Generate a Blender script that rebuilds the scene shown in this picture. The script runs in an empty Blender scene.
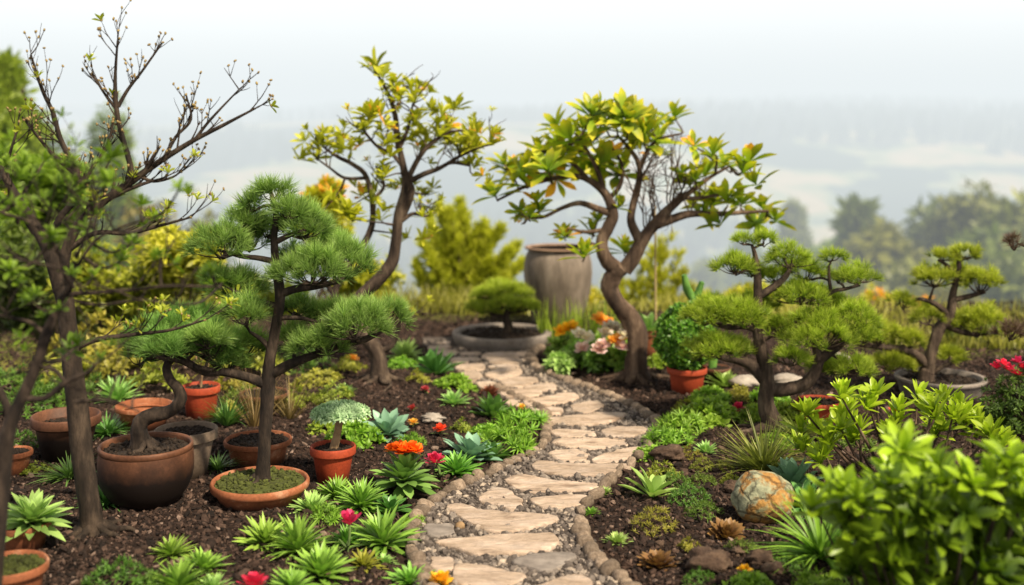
import bpy, math, random
import numpy as np
from mathutils import Vector

random.seed(7)
RNG = np.random.default_rng(7)
R = math.radians
scene = bpy.context.scene
COL = scene.collection

# ------------------------------------------------------------------ camera numbers
W, H = 1024, 585
LENS = 40.0
F = W * LENS / 36.0          # focal length in pixels
CAM_H = 1.3                  # eye height (m)
YH = 130.0                   # row of eye level
FOCUS = 4.05


def at(px, py, Y):
    """world point seen at pixel px,py at distance Y in front of the lens"""
    return np.array([(px - 512.0) / F * Y, Y, CAM_H - (py - YH) / F * Y])


# ------------------------------------------------------------------ numeric noise
def _hash(i, j, s):
    n = (i * 374761393 + j * 668265263 + s * 1274126177) & 0x7fffffff
    n = ((n ^ (n >> 13)) * 1103515245) & 0x7fffffff
    return ((n ^ (n >> 16)) & 0xffff) / 65535.0


def vnoise(x, y, s=0):
    x = np.asarray(x, float); y = np.asarray(y, float)
    i = np.floor(x).astype(np.int64); j = np.floor(y).astype(np.int64)
    u = x - i; v = y - j
    u = u * u * (3 - 2 * u); v = v * v * (3 - 2 * v)
    a = _hash(i, j, s); b = _hash(i + 1, j, s); c = _hash(i, j + 1, s); d = _hash(i + 1, j + 1, s)
    return (a * (1 - u) + b * u) * (1 - v) + (c * (1 - u) + d * u) * v


def fbm(x, y, s=0, o=4):
    t = 0; a = .5
    for k in range(o):
        t = t + a * vnoise(x * 2 ** k, y * 2 ** k, s + k); a *= .5
    return t


# ------------------------------------------------------------------ the garden path in plan
_rows = [(640, 424, 668), (585, 413, 626), (560, 409, 605), (540, 410, 589), (520, 418, 579), (500, 442, 592),
         (480, 480, 611), (465, 512, 628), (452, 538, 645), (440, 545, 654), (425, 546, 657), (413, 536, 645),
         (405, 518, 626), (395, 497, 598), (385, 480, 572), (375, 463, 549), (365, 447, 534), (355, 433, 531),
         (345, 424, 541), (338, 422, 500)]
_pY = np.array([CAM_H * F / (r[0] - YH) for r in _rows])
_pL = np.array([(r[1] - 512) / F for r in _rows]) * _pY
_pR = np.array([(r[2] - 512) / F for r in _rows]) * _pY


def path_dist(x, y):
    """metres outside the path (negative inside)"""
    l = np.interp(y, _pY, _pL); r = np.interp(y, _pY, _pR)
    d = np.maximum(l - x, x - r)
    return np.maximum(d, np.maximum(y - _pY[-1], _pY[0] - y))


def garden_z(x, y):
    d = np.clip(path_dist(x, y) / .35, 0, 1)
    d = d * d * (3 - 2 * d)
    return d * (0.03 + 0.07 * (fbm(x * 1.6 + 9, y * 1.6, 3, 3) - .45) + .03 * (fbm(x * 7, y * 7, 5, 3) - .45))


def terrain_z(x, y):
    x = np.asarray(x, float); y = np.asarray(y, float)
    g = garden_z(x, y)
    prof_y = [7.9, 10, 14, 25, 45, 80, 130, 180, 230, 270, 320, 420, 520, 900]
    prof_z = [0, -.35, -2.2, -6.5, -11.0, -15., -14.5, -8., -1.0, 3.0, 3.5, 9., 15., 8.]
    far = np.interp(y, prof_y, prof_z)
    side = np.clip((np.abs(x) - 6.5 - .25 * np.clip(y, 0, 60)) / 20, 0, 1) * np.clip(1 - y / 90, 0, 1)
    far = far - side * 5
    amp = np.clip((y - 40) / 160, 0, 1)
    far = far + amp * (fbm(x / 110 + 3, y / 110, 11, 4) - .47) * np.interp(y, [40, 200, 270, 420, 900], [4, 12, 12, 16, 16])
    e = np.clip((x - 1.3) / 1.0, 0, 1); e = 1.35 * e * e * (3 - 2 * e)
    k = np.clip((y - 7.75 + e) / 1.0, 0, 1)
    return g * (1 - k) + far * k - side * (1 - k)


def G(px, py):
    """point of the ground seen at a pixel"""
    z = 0.0
    for _ in range(6):
        Y = (CAM_H - z) * F / (py - YH)
        X = (px - 512) / F * Y
        z = float(garden_z(X, Y))
    return np.array([X, Y, z])


# ------------------------------------------------------------------ mesh builder
def norm(v):
    return v / np.maximum(np.linalg.norm(v, axis=-1, keepdims=True), 1e-9)


class MB:
    def __init__(s):
        s.V = []; s.L = []; s.C = []; s.A = []; s.M = []; s.n = 0

    def add(s, V, Fc, attr=None, mat=0):
        V = np.asarray(V, float).reshape(-1, 3); Fc = np.asarray(Fc, np.int64)
        if len(Fc) == 0: return
        s.V.append(V); s.L.append((Fc + s.n).ravel()); s.C.append(np.full(len(Fc), Fc.shape[1]))
        s.M.append(np.full(len(Fc), mat))
        if attr is None:
            attr = np.zeros((len(V), 2)); attr[:, 0] = .5; attr[:, 1] = .5
        s.A.append(attr); s.n += len(V)

    def build(s, name, mats, parent=None, loc=None, smooth=True):
        me = bpy.data.meshes.new(name)
        V = np.concatenate(s.V)
        if parent is not None:
            V = V - np.array(parent.location)
        elif loc is not None:
            V = V - np.array(loc)
        L = np.concatenate(s.L); C = np.concatenate(s.C)
        me.vertices.add(len(V)); me.vertices.foreach_set('co', V.ravel())
        me.loops.add(len(L)); me.loops.foreach_set('vertex_index', L.astype(np.int32))
        me.polygons.add(len(C))
        st = np.concatenate([[0], np.cumsum(C)[:-1]])
        me.polygons.foreach_set('loop_start', st.astype(np.int32))
        me.polygons.foreach_set('loop_total', C.astype(np.int32))
        me.polygons.foreach_set('material_index', np.concatenate(s.M).astype(np.int32))
        me.polygons.foreach_set('use_smooth', np.full(len(C), smooth))
        a = me.attributes.new('lf', 'FLOAT_COLOR', 'POINT')
        A = np.concatenate(s.A); A4 = np.zeros((len(V), 4)); A4[:, :2] = A; A4[:, 3] = 1
        a.data.foreach_set('color', A4.ravel())
        me.update(calc_edges=True); me.validate()
        for m in (mats if isinstance(mats, (list, tuple)) else [mats]): me.materials.append(m)
        o = bpy.data.objects.new(name, me); COL.objects.link(o)
        if parent is not None: o.parent = parent
        elif loc is not None: o.location = loc
        return o


def tag(o, label=None, cat=None, group=None, kind=None):
    if label: o['label'] = label
    if cat: o['category'] = cat
    if group: o['group'] = group
    if kind: o['kind'] = kind
    return o


def thing(name, label, cat, loc, group=None):
    o = bpy.data.objects.new(name, None); COL.objects.link(o)
    o.location = tuple(float(c) for c in loc); o.empty_display_size = .1
    return tag(o, label, cat, group)


def dup(src, loc, rz, sc, label=None, group=None):
    r = src.copy(); COL.objects.link(r)
    r.location = tuple(float(c) for c in loc); r.rotation_euler = (0, 0, rz)
    r.scale = (sc, sc, sc) if np.isscalar(sc) else sc
    if label: r['label'] = label
    if group: r['group'] = group
    elif 'group' in r and not group: del r['group']
    for ch in src.children:
        c = ch.copy(); COL.objects.link(c); c.parent = r
    return r


# ------------------------------------------------------------------ shape helpers
def smooth_path(P, rad, per=5):
    P = np.asarray(P, float); rad = np.asarray(rad, float)
    if len(P) < 3:
        t = np.linspace(0, 1, per + 1)[:, None]
        return P[0] * (1 - t) + P[1] * t, rad[0] * (1 - t[:, 0]) + rad[1] * t[:, 0]
    Q = np.vstack([2 * P[0] - P[1], P, 2 * P[-1] - P[-2]])
    out = []; ro = []
    for i in range(len(P) - 1):
        p0, p1, p2, p3 = Q[i], Q[i + 1], Q[i + 2], Q[i + 3]
        for t in np.linspace(0, 1, per, endpoint=False):
            out.append(.5 * ((2 * p1) + (-p0 + p2) * t + (2 * p0 - 5 * p1 + 4 * p2 - p3) * t * t + (-p0 + 3 * p1 - 3 * p2 + p3) * t ** 3))
            ro.append(rad[i] * (1 - t) + rad[i + 1] * t)
    out.append(P[-1]); ro.append(rad[-1])
    return np.array(out), np.array(ro)


def tube(mb, P, rad, n=7, cap=True, lump=0.0, mat=0):
    P = np.asarray(P, float); rad = np.asarray(rad, float)
    T = norm(np.gradient(P, axis=0))
    u = np.cross(T[0], [0.3, 1, 0.1]); u = u / max(np.linalg.norm(u), 1e-6)
    ang = np.linspace(0, 2 * np.pi, n, endpoint=False)
    rings = []
    for i in range(len(P)):
        u = u - T[i] * np.dot(u, T[i]); u = u / max(np.linalg.norm(u), 1e-6)
        v = np.cross(T[i], u)
        rr = rad[i]
        if lump: rr = rad[i] * (1 + lump * (RNG.random(n) - .5) + lump * .8 * np.sin(ang * 2 + i * .35) + lump * .5 * np.sin(ang * 3 - i * .5))
        rings.append(P[i] + (np.cos(ang) * rr)[:, None] * u + (np.sin(ang) * rr)[:, None] * v)
    V = np.concatenate(rings)
    k = len(P); a = np.arange(n); b = (a + 1) % n
    Fq = np.concatenate([np.stack([i * n + a, i * n + b, (i + 1) * n + b, (i + 1) * n + a], 1) for i in range(k - 1)])
    mb.add(V, Fq, mat=mat)
    if cap:
        for i, fl in ((0, 1), (k - 1, 0)):
            Vc = np.vstack([rings[i], P[i] + T[i] * (rad[i] * .4 if i else -rad[i] * .2)])
            f = np.stack([a, b, np.full(n, n)], 1)
            mb.add(Vc, f[:, ::-1] if fl else f, mat=mat)


def leaves(mb, B, D, U, L, Wd, prof='ovate', curl=.25, fold=.25, mat=0, rnd=None, seg=4):
    """many leaves at once. B base, D direction, U upper-side normal; all (n,3); L,W arrays"""
    B = np.asarray(B, float); n = len(B)
    if n == 0: return
    D = norm(np.asarray(D, float)); U = np.asarray(U, float)
    S = norm(np.cross(D, U)); U = np.cross(S, D)
    L = np.broadcast_to(L, (n,)).astype(float); Wd = np.broadcast_to(Wd, (n,)).astype(float)
    curl = np.broadcast_to(curl, (n,)).astype(float)
    t = np.linspace(0, 1, seg + 1)
    if prof == 'ovate': w = np.sin(np.pi * np.clip(t, 0, 1) ** .8) ** .8 * .95 + .06 * (1 - t)
    elif prof == 'obovate': w = np.sin(np.pi * t ** 1.45) ** .75 + .08 * (1 - t)
    elif prof == 'blade': w = (1 - t ** 1.6) * .85 + .15 * (1 - t)
    elif prof == 'spoon': w = np.interp(t, [0, .3, .6, .82, 1], [.5, .75, 1, .8, .02])
    else: w = np.interp(t, [0, .25, .6, .9, 1], [.2, .6, 1, .9, .45])      # petal
    w = w.copy()
    if prof != 'petal': w[-1] = .02
    h = -(t ** 2)
    c = np.array([-1, 0, 1.0])
    x = t[None, :, None] * L[:, None, None]                       # n,seg+1,1
    cs = Wd[:, None, None] * .5 * w[None, :, None] * c[None, None, :]
    up = (curl * L)[:, None, None] * h[None, :, None] + fold * np.abs(cs)
    V = B[:, None, None, :] + x[..., None] * D[:, None, None, :] + cs[..., None] * S[:, None, None, :] + up[..., None] * U[:, None, None, :]
    m = (seg + 1) * 3
    V = V.reshape(n, m, 3)
    f = []
    for i in range(seg):
        for j in range(2):
            f.append([i * 3 + j, i * 3 + j + 1, (i + 1) * 3 + j + 1, (i + 1) * 3 + j])
    f = np.array(f)
    Fq = (f[None] + (np.arange(n) * m)[:, None, None]).reshape(-1, 4)
    if rnd is None: rnd = RNG.random(n)
    A = np.zeros((n, seg + 1, 3, 2)); A[..., 0] = np.asarray(rnd)[:, None, None]; A[..., 1] = t[None, :, None]
    mb.add(V.reshape(-1, 3), Fq, A.reshape(-1, 2), mat)


def perp(D):
    a = np.where(np.abs(D[:, 2:3]) < .9, np.array([[0, 0, 1.0]]), np.array([[1.0, 0, 0]]))
    u = norm(np.cross(D, a)); return u, np.cross(D, u)


def whorls(mb, B, D, n, L, Wd, lo=15, hi=80, prof='obovate', curl=.2, fold=.3, jit=.2, mat=0, seg=4, rnd=None):
    """a whorl of n leaves round axis D at every base point; lo..hi = angle from axis (deg)"""
    B = np.asarray(B, float); D = norm(np.asarray(D, float)); N = len(B)
    if N == 0: return
    L = np.broadcast_to(L, (N,)); Wd = np.broadcast_to(Wd, (N,))
    u, v = perp(D)
    k = np.arange(n)
    az = (k * 2.39996)[None, :] + RNG.random((N, 1)) * 6.28 + RNG.normal(0, jit, (N, n))
    fr = ((k + .5) / n)[None, :]
    el = np.radians(lo + (hi - lo) * fr ** .7) + RNG.normal(0, jit * .5, (N, n))
    rad = np.cos(az)[..., None] * u[:, None] + np.sin(az)[..., None] * v[:, None]
    d = np.cos(el)[..., None] * D[:, None] + np.sin(el)[..., None] * rad
    up = -np.sin(el)[..., None] * -D[:, None] * 1.0 - np.cos(el)[..., None] * rad
    ll = L[:, None] * (.62 + .38 * fr ** .5) * RNG.uniform(.82, 1.15, (N, n))
    ww = Wd[:, None] * (.75 + .25 * fr) * RNG.uniform(.85, 1.15, (N, n))
    bb = np.repeat(B[:, None], n, 1) - D[:, None] * (L[:, None] * .12 * fr)[..., None]
    if rnd is None: rn = RNG.random((N, n)) * .6 + RNG.random((N, 1)) * .4
    else: rn = np.clip(np.asarray(rnd)[:, None] + RNG.normal(0, .1, (N, n)), 0, 1)
    leaves(mb, bb.reshape(-1, 3), d.reshape(-1, 3), up.reshape(-1, 3), ll.ravel(), ww.ravel(), prof, curl, fold, mat, rn.ravel(), seg)


def needles(mb, B, D, n, L, wd, lo=5, hi=62, mat=0, rnd=None):
    B = np.asarray(B, float); D = norm(np.asarray(D, float)); N = len(B)
    u, v = perp(D)
    az = RNG.random((N, n)) * 6.2832
    el = np.radians(lo + (hi - lo) * np.sqrt(RNG.random((N, n))))
    rad = np.cos(az)[..., None] * u[:, None] + np.sin(az)[..., None] * v[:, None]
    d = np.cos(el)[..., None] * D[:, None] + np.sin(el)[..., None] * rad
    ll = L * RNG.uniform(.7, 1.15, (N, n))
    b = np.repeat(B[:, None], n, 1) + d * (ll * .05 * RNG.random((N, n)))[..., None] - D[:, None] * (L * .35 * RNG.random((N, n)))[..., None]
    s = norm(np.cross(d, RNG.normal(0, 1, (N, n, 3)))) * wd * .5
    mid = b + d * (ll * .55)[..., None] + np.array([0, 0, 1.0]) * (ll * .03)[..., None]
    tip = b + d * ll[..., None] + np.array([0, 0, 1.0]) * (ll * .1)[..., None]
    V = np.stack([b - s * .8, b + s * .8, mid + s, mid - s, tip], 2).reshape(-1, 3)
    m = N * n
    o = (np.arange(m) * 5)[:, None]
    r = RNG.random((N, n)) if rnd is None else np.clip(np.asarray(rnd)[:, None] + RNG.normal(0, .12, (N, n)), 0, 1)
    A = np.zeros((m, 5, 2)); A[..., 0] = r.ravel()[:, None]; A[..., 1] = np.array([0, 0, .55, .55, 1])
    mb.add(V, np.concatenate([o + np.array([[0, 1, 2, 3]])]), A.reshape(-1, 2), mat)
    mb.L.append((o + np.array([[3, 2, 4]]) + mb.n - len(V)).ravel()); mb.C.append(np.full(m, 3)); mb.M.append(np.full(m, mat))


def lathe(mb, prof, c, n=40, mat=0, wob=0.0):
    prof = np.array(prof, float); k = len(prof)
    ang = np.linspace(0, 2 * np.pi, n, endpoint=False); ph = RNG.random() * 6
    V = []
    for i in range(k):
        r = prof[i, 0] * (1 + wob * np.sin(2 * ang + ph) + wob * .5 * np.sin(3 * ang + ph * 2))
        V.append(np.stack([c[0] + np.cos(ang) * r, c[1] + np.sin(ang) * r, np.full(n, c[2] + prof[i, 1])], 1))
    a = np.arange(n); b = (a + 1) % n
    Fq = np.concatenate([np.stack([i * n + a, i * n + b, (i + 1) * n + b, (i + 1) * n + a], 1) for i in range(k - 1)])
    A = np.zeros((k * n, 2)); zz = np.repeat(prof[:, 1], n)
    A[:, 1] = (zz - prof[:, 1].min()) / max(np.ptp(prof[:, 1]), 1e-6); A[:, 0] = .5
    mb.add(np.concatenate(V), Fq, A, mat)


_ICO_V = None


def ico():
    p = (1 + 5 ** .5) / 2
    V = np.array([[-1, p, 0], [1, p, 0], [-1, -p, 0], [1, -p, 0], [0, -1, p], [0, 1, p], [0, -1, -p], [0, 1, -p], [p, 0, -1], [p, 0, 1], [-p, 0, -1], [-p, 0, 1]])
    Fc = np.array([[0, 11, 5], [0, 5, 1], [0, 1, 7], [0, 7, 10], [0, 10, 11], [1, 5, 9], [5, 11, 4], [11, 10, 2], [10, 7, 6], [7, 1, 8], [3, 9, 4], [3, 4, 2], [3, 2, 6], [3, 6, 8], [3, 8, 9], [4, 9, 5], [2, 4, 11], [6, 2, 10], [8, 6, 7], [9, 8, 1]])
    return norm(V), Fc


def icosub(k):
    V, Fc = ico()
    for _ in range(k):
        cache = {}; V = list(V); nf = []
        def mid(a, b):
            key = (min(a, b), max(a, b))
            if key not in cache:
                m = (V[a] + V[b]) / 2; V.append(m / np.linalg.norm(m)); cache[key] = len(V) - 1
            return cache[key]
        for a, b, c in Fc:
            x, y, z = mid(a, b), mid(b, c), mid(c, a)
            nf += [[a, x, z], [b, y, x], [c, z, y], [x, y, z]]
        V = np.array(V); Fc = np.array(nf)
    return V, Fc


ICO0, ICO1, ICO2, ICO3 = ico(), icosub(1), icosub(2), icosub(3)


def lumps(mb, P, sx, sy, sz, base=ICO0, jit=.25, mat=0, tilt=.6):
    """irregular stones / chips, one at each point"""
    V0, F0 = base; N = len(P); m = len(V0)
    az = RNG.random(N) * 6.28; tx = RNG.normal(0, tilt, N); ty = RNG.normal(0, tilt, N)
    V = V0[None] * (1 + jit * (RNG.random((N, m, 1)) - .5) * 2)
    V = V * np.stack([sx, sy, sz], 1)[:, None, :]
    def rot(V, i, j, a):
        c, s = np.cos(a)[:, None], np.sin(a)[:, None]
        x = V[..., i] * c - V[..., j] * s; y = V[..., i] * s + V[..., j] * c
        V = V.copy(); V[..., i] = x; V[..., j] = y; return V
    V = rot(V, 1, 2, tx); V = rot(V, 0, 2, ty); V = rot(V, 0, 1, az)
    V = V + np.asarray(P)[:, None, :]
    A = np.zeros((N, m, 2)); A[..., 0] = RNG.random(N)[:, None]; A[..., 1] = .5
    mb.add(V.reshape(-1, 3), (F0[None] + (np.arange(N) * m)[:, None, None]).reshape(-1, 3), A.reshape(-1, 2), mat)


# ------------------------------------------------------------------ materials
def new_mat(name):
    m = bpy.data.materials.new(name); m.use_nodes = True
    nt = m.node_tree; nt.nodes.clear()
    out = nt.nodes.new('ShaderNodeOutputMaterial')
    return m, nt, out


def nd(nt, t, **kw):
    n = nt.nodes.new(t)
    for k, v in kw.items():
        if k in n.inputs: n.inputs[k].default_value = v
        else: setattr(n, k, v)
    return n


def rgba(c): return (c[0], c[1], c[2], 1)


def mixc(nt, fac, a, b, typ='MIX'):
    m = nt.nodes.new('ShaderNodeMix'); m.data_type = 'RGBA'; m.blend_type = typ; m.clamp_factor = True
    for s, v in ((0, fac), (6, a), (7, b)):
        if isinstance(v, (int, float)): m.inputs[s].default_value = v
        elif isinstance(v, tuple): m.inputs[s].default_value = v if len(v) == 4 else rgba(v)
        else: nt.links.new(v, m.inputs[s])
    return m.outputs[2]


def mth(nt, op, a, b=0.0, c=None, clamp=False):
    m = nt.nodes.new('ShaderNodeMath'); m.operation = op; m.use_clamp = clamp
    for i, v in enumerate((a, b, c)):
        if v is None: continue
        if isinstance(v, (int, float)): m.inputs[i].default_value = v
        else: nt.links.new(v, m.inputs[i])
    return m.outputs[0]


def ramp(nt, fac, stops):
    r = nt.nodes.new('ShaderNodeValToRGB'); e = r.color_ramp.elements
    e[0].position, e[0].color = stops[0][0], rgba(stops[0][1]); e[1].position, e[1].color = stops[-1][0], rgba(stops[-1][1])
    for p, c in stops[1:-1]:
        x = e.new(p); x.color = rgba(c)
    nt.links.new(fac, r.inputs[0]); return r.outputs[0]


def leaf_mat(name, dark, light, tip=None, trans=.35, rough=.45, var=.06, edge=None, spec=.4):
    m, nt, out = new_mat(name); lk = nt.links.new
    at_ = nd(nt, 'ShaderNodeAttribute', attribute_name='lf')
    sep = nd(nt, 'ShaderNodeSeparateColor'); lk(at_.outputs['Color'], sep.inputs[0])
    r, g = sep.outputs[0], sep.outputs[1]
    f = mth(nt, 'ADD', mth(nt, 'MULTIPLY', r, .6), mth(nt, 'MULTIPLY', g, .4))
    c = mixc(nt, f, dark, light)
    if tip: c = mixc(nt, mth(nt, 'MULTIPLY', mth(nt, 'POWER', g, 3.0), .8), c, tip)
    if edge:                                  # a share of the leaves has turned
        k = mth(nt, 'GREATER_THAN', r, edge[1]); c = mixc(nt, mth(nt, 'MULTIPLY', k, .85), c, edge[0])
    oi = nd(nt, 'ShaderNodeObjectInfo')
    hs = nd(nt, 'ShaderNodeHueSaturation'); lk(c, hs.inputs['Color'])
    lk(mth(nt, 'ADD', mth(nt, 'MULTIPLY', mth(nt, 'SUBTRACT', oi.outputs['Random'], .5), var), .5), hs.inputs['Hue'])
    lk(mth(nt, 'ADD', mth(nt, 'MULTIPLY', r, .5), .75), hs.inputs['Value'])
    c = hs.outputs[0]
    p = nd(nt, 'ShaderNodeBsdfPrincipled'); lk(c, p.inputs['Base Color']); p.inputs['Roughness'].default_value = rough
    p.inputs['Specular IOR Level'].default_value = spec
    t = nd(nt, 'ShaderNodeBsdfTranslucent'); lk(mixc(nt, .5, c, mixc(nt, 1.0, c, (1.3, 1.5, .5, 1), 'MULTIPLY')), t.inputs[0])
    mx = nd(nt, 'ShaderNodeMixShader'); mx.inputs[0].default_value = trans
    lk(p.outputs[0], mx.inputs[1]); lk(t.outputs[0], mx.inputs[2]); lk(mx.outputs[0], out.inputs[0])
    return m


def rough_mat(name, stops, scale=20, rough=.85, bump=.4, bscale=60, detail=6, stretch=None, bottom=None, dist=.004, spec=.3, rndval=.0, coord='Object'):
    m, nt, out = new_mat(name); lk = nt.links.new
    tc = nd(nt, 'ShaderNodeTexCoord'); co = tc.outputs[coord]
    oi = nd(nt, 'ShaderNodeObjectInfo')
    va = nd(nt, 'ShaderNodeVectorMath', operation='ADD'); lk(co, va.inputs[0])
    cr = nd(nt, 'ShaderNodeCombineXYZ'); lk(mth(nt, 'MULTIPLY', oi.outputs['Random'], 37.0), cr.inputs[0]); lk(cr.outputs[0], va.inputs[1])
    co = va.outputs[0]
    if stretch:
        mp = nd(nt, 'ShaderNodeMapping'); mp.inputs['Scale'].default_value = stretch; lk(co, mp.inputs[0]); co = mp.outputs[0]
    n1 = nd(nt, 'ShaderNodeTexNoise', Scale=scale, Detail=detail, Roughness=.65); lk(co, n1.inputs[0])
    c = ramp(nt, n1.outputs[0], stops)
    n2 = nd(nt, 'ShaderNodeTexNoise', Scale=bscale, Detail=8, Roughness=.7); lk(co, n2.inputs[0])
    c = mixc(nt, .55, c, mixc(nt, 1.0, c, ramp(nt, n2.outputs[0], [(.3, (.45, .45, .45)), (.7, (1.5, 1.5, 1.5))]), 'MULTIPLY'))
    if rndval:
        hs = nd(nt, 'ShaderNodeHueSaturation'); lk(c, hs.inputs['Color'])
        lk(mth(nt, 'ADD', mth(nt, 'MULTIPLY', oi.outputs['Random'], rndval), 1 - rndval / 2), hs.inputs['Value']); c = hs.outputs[0]
    if bottom:                                # soot and soil stain from the foot up; terracotta_brown paints shade there too
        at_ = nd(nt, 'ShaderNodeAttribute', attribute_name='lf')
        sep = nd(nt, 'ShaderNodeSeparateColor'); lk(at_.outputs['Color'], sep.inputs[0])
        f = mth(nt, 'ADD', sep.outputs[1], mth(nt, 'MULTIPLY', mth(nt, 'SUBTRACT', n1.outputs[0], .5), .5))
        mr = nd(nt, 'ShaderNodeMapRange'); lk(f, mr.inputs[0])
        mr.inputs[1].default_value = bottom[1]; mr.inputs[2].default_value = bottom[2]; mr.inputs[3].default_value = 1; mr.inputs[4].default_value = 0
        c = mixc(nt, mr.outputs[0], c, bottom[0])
    p = nd(nt, 'ShaderNodeBsdfPrincipled'); lk(c, p.inputs['Base Color']); p.inputs['Roughness'].default_value = rough
    p.inputs['Specular IOR Level'].default_value = spec
    b = nd(nt, 'ShaderNodeBump', Strength=bump, Distance=dist)
    lk(n2.outputs[0], b.inputs['Height']); lk(b.outputs[0], p.inputs['Normal'])
    lk(p.outputs[0], out.inputs[0]); return m


def chip_mat(name, stops, rough=.9, bump=.5):
    m, nt, out = new_mat(name); lk = nt.links.new
    at_ = nd(nt, 'ShaderNodeAttribute', attribute_name='lf')
    sep = nd(nt, 'ShaderNodeSeparateColor'); lk(at_.outputs['Color'], sep.inputs[0])
    c = ramp(nt, sep.outputs[0], stops)
    tc = nd(nt, 'ShaderNodeTexCoord')
    n2 = nd(nt, 'ShaderNodeTexNoise', Scale=150, Detail=5); lk(tc.outputs['Object'], n2.inputs[0])
    c = mixc(nt, .6, c, mixc(nt, 1.0, c, ramp(nt, n2.outputs[0], [(.3, (.4, .4, .4)), (.7, (1.5, 1.5, 1.5))]), 'MULTIPLY'))
    p = nd(nt, 'ShaderNodeBsdfPrincipled'); lk(c, p.inputs['Base Color']); p.inputs['Roughness'].default_value = rough
    p.inputs['Specular IOR Level'].default_value = .25
    b = nd(nt, 'ShaderNodeBump', Strength=bump, Distance=.003); lk(n2.outputs[0], b.inputs['Height']); lk(b.outputs[0], p.inputs['Normal'])
    lk(p.outputs[0], out.inputs[0]); return m


M = {}
M['bark'] = rough_mat('bark', [(.3, (.018, .011, .008)), (.5, (.06, .04, .028)), (.7, (.16, .115, .08))], 26, bump=1, bscale=70, stretch=(1, 1, .3), dist=.01)
M['bark_dark'] = rough_mat('bark_dark', [(.3, (.008, .005, .004)), (.5, (.03, .02, .014)), (.7, (.09, .062, .044))], 30, bump=1, bscale=80, stretch=(1, 1, .35), dist=.006)
M['bark_warm'] = rough_mat('bark_warm', [(.3, (.025, .015, .01)), (.5, (.085, .053, .035)), (.68, (.24, .165, .11))], 14, bump=1.0, bscale=36, stretch=(1, 1, .22), dist=.014)
M['bark_grey'] = rough_mat('bark_grey', [(.3, (.010, .006, .004)), (.5, (.03, .02, .0135)), (.7, (.085, .058, .039))], 26, bump=1, bscale=80, stretch=(1, 1, .3), dist=.006)
M['terracotta'] = rough_mat('terracotta', [(.3, (.17, .055, .023)), (.55, (.3, .1, .042)), (.7, (.46, .25, .15))], 9, rough=.8, bump=.15, bscale=120, bottom=((.05, .018, .01), .0, .45), dist=.002)
M['terracotta_red'] = rough_mat('terracotta_red', [(.3, (.22, .03, .011)), (.6, (.35, .052, .017)), (.8, (.45, .13, .06))], 7, rough=.7, bump=.12, bscale=120, bottom=((.07, .015, .008), -.05, .35), dist=.002)
M['terracotta_brown'] = rough_mat('terracotta_brown', [(.3, (.12, .045, .02)), (.6, (.21, .085, .042)), (.8, (.3, .15, .085))], 8, rough=.6, bump=.2, bscale=90, bottom=((.007, .0035, .0025), .5, 1.2), dist=.002)  # near-black lower half is shade painted into the pot colour
M['clay_grey'] = rough_mat('clay_grey', [(.3, (.12, .085, .06)), (.6, (.22, .16, .115)), (.8, (.34, .26, .19))], 8, rough=.8, bump=.25, bscale=90, bottom=((.035, .022, .014), 0, .45), dist=.002)
M['jar_clay'] = rough_mat('jar_clay', [(.3, (.09, .068, .05)), (.55, (.17, .135, .105)), (.75, (.29, .235, .185))], 9, rough=.7, bump=.25, bscale=40, stretch=(1, 1, .25), bottom=((.06, .045, .036), -.2, .5), dist=.004)
M['jar_lip'] = rough_mat('jar_lip', [(.3, (.17, .1, .065)), (.7, (.32, .21, .14))], 10, rough=.7, bump=.2)
M['stone_grey'] = rough_mat('stone_grey', [(.3, (.14, .115, .095)), (.6, (.26, .22, .19)), (.8, (.36, .31, .27))], 9, rough=.9, bump=.4, bscale=80)
M['soil'] = rough_mat('soil', [(.3, (.012, .008, .006)), (.6, (.04, .026, .018)), (.8, (.1, .065, .045))], 60, rough=.95, bump=1, bscale=180, dist=.006)
M['moss'] = rough_mat('moss', [(.3, (.03, .03, .01)), (.55, (.085, .1, .02)), (.8, (.14, .15, .035))], 30, rough=.95, bump=1, bscale=260, dist=.006)
M['flag'] = rough_mat('flagstone', [(.3, (.25, .17, .12)), (.45, (.48, .36, .27)), (.55, (.55, .42, .33)), (.75, (.66, .55, .46))], 6, rough=.88, bump=.9, bscale=22, stretch=(1, 2.6, 1), dist=.02, rndval=.22)
M['flag_grey'] = rough_mat('flagstone_grey', [(.25, (.14, .115, .1)), (.55, (.24, .205, .18)), (.8, (.34, .3, .27))], 6, rough=.9, bump=.5, bscale=26, stretch=(1, 1.6, 1), dist=.012, rndval=.15)
M['cobble'] = rough_mat('cobble', [(.25, (.1, .07, .05)), (.5, (.21, .155, .112)), (.8, (.36, .28, .215))], 2.5, rough=.9, bump=.8, bscale=6, dist=.006, rndval=.85)
M['gravel'] = chip_mat('gravel', [(0, (.045, .036, .032)), (.5, (.13, .105, .09)), (.85, (.24, .2, .17)), (1, (.4, .32, .25))])
M['mulch'] = chip_mat('mulch', [(0, (.008, .005, .0038)), (.45, (.026, .0155, .0115)), (.8, (.062, .036, .026)), (.96, (.12, .075, .055)), (1, (.24, .17, .135))])
M['pine'] = leaf_mat('pine_needles', (.035, .1, .02), (.22, .43, .08), tip=(.42, .65, .18), trans=.38, rough=.5)
M['pine_light'] = leaf_mat('pine_needles_light', (.06, .125, .011), (.4, .55, .04), tip=(.64, .76, .1), trans=.4, rough=.5)
M['pine_brown'] = leaf_mat('dry_needles', (.08, .045, .03), (.2, .13, .09), trans=.2)
M['azalea'] = leaf_mat('azalea_leaf', (.09, .17, .012), (.47, .53, .03), tip=(.75, .45, .03), trans=.4, rough=.4, edge=((.8, .22, .03), .86))
M['azalea_yellow'] = leaf_mat('yellow_leaf', (.2, .25, .015), (.62, .58, .035), trans=.42, rough=.45, edge=((.7, .27, .03), .84))
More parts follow.
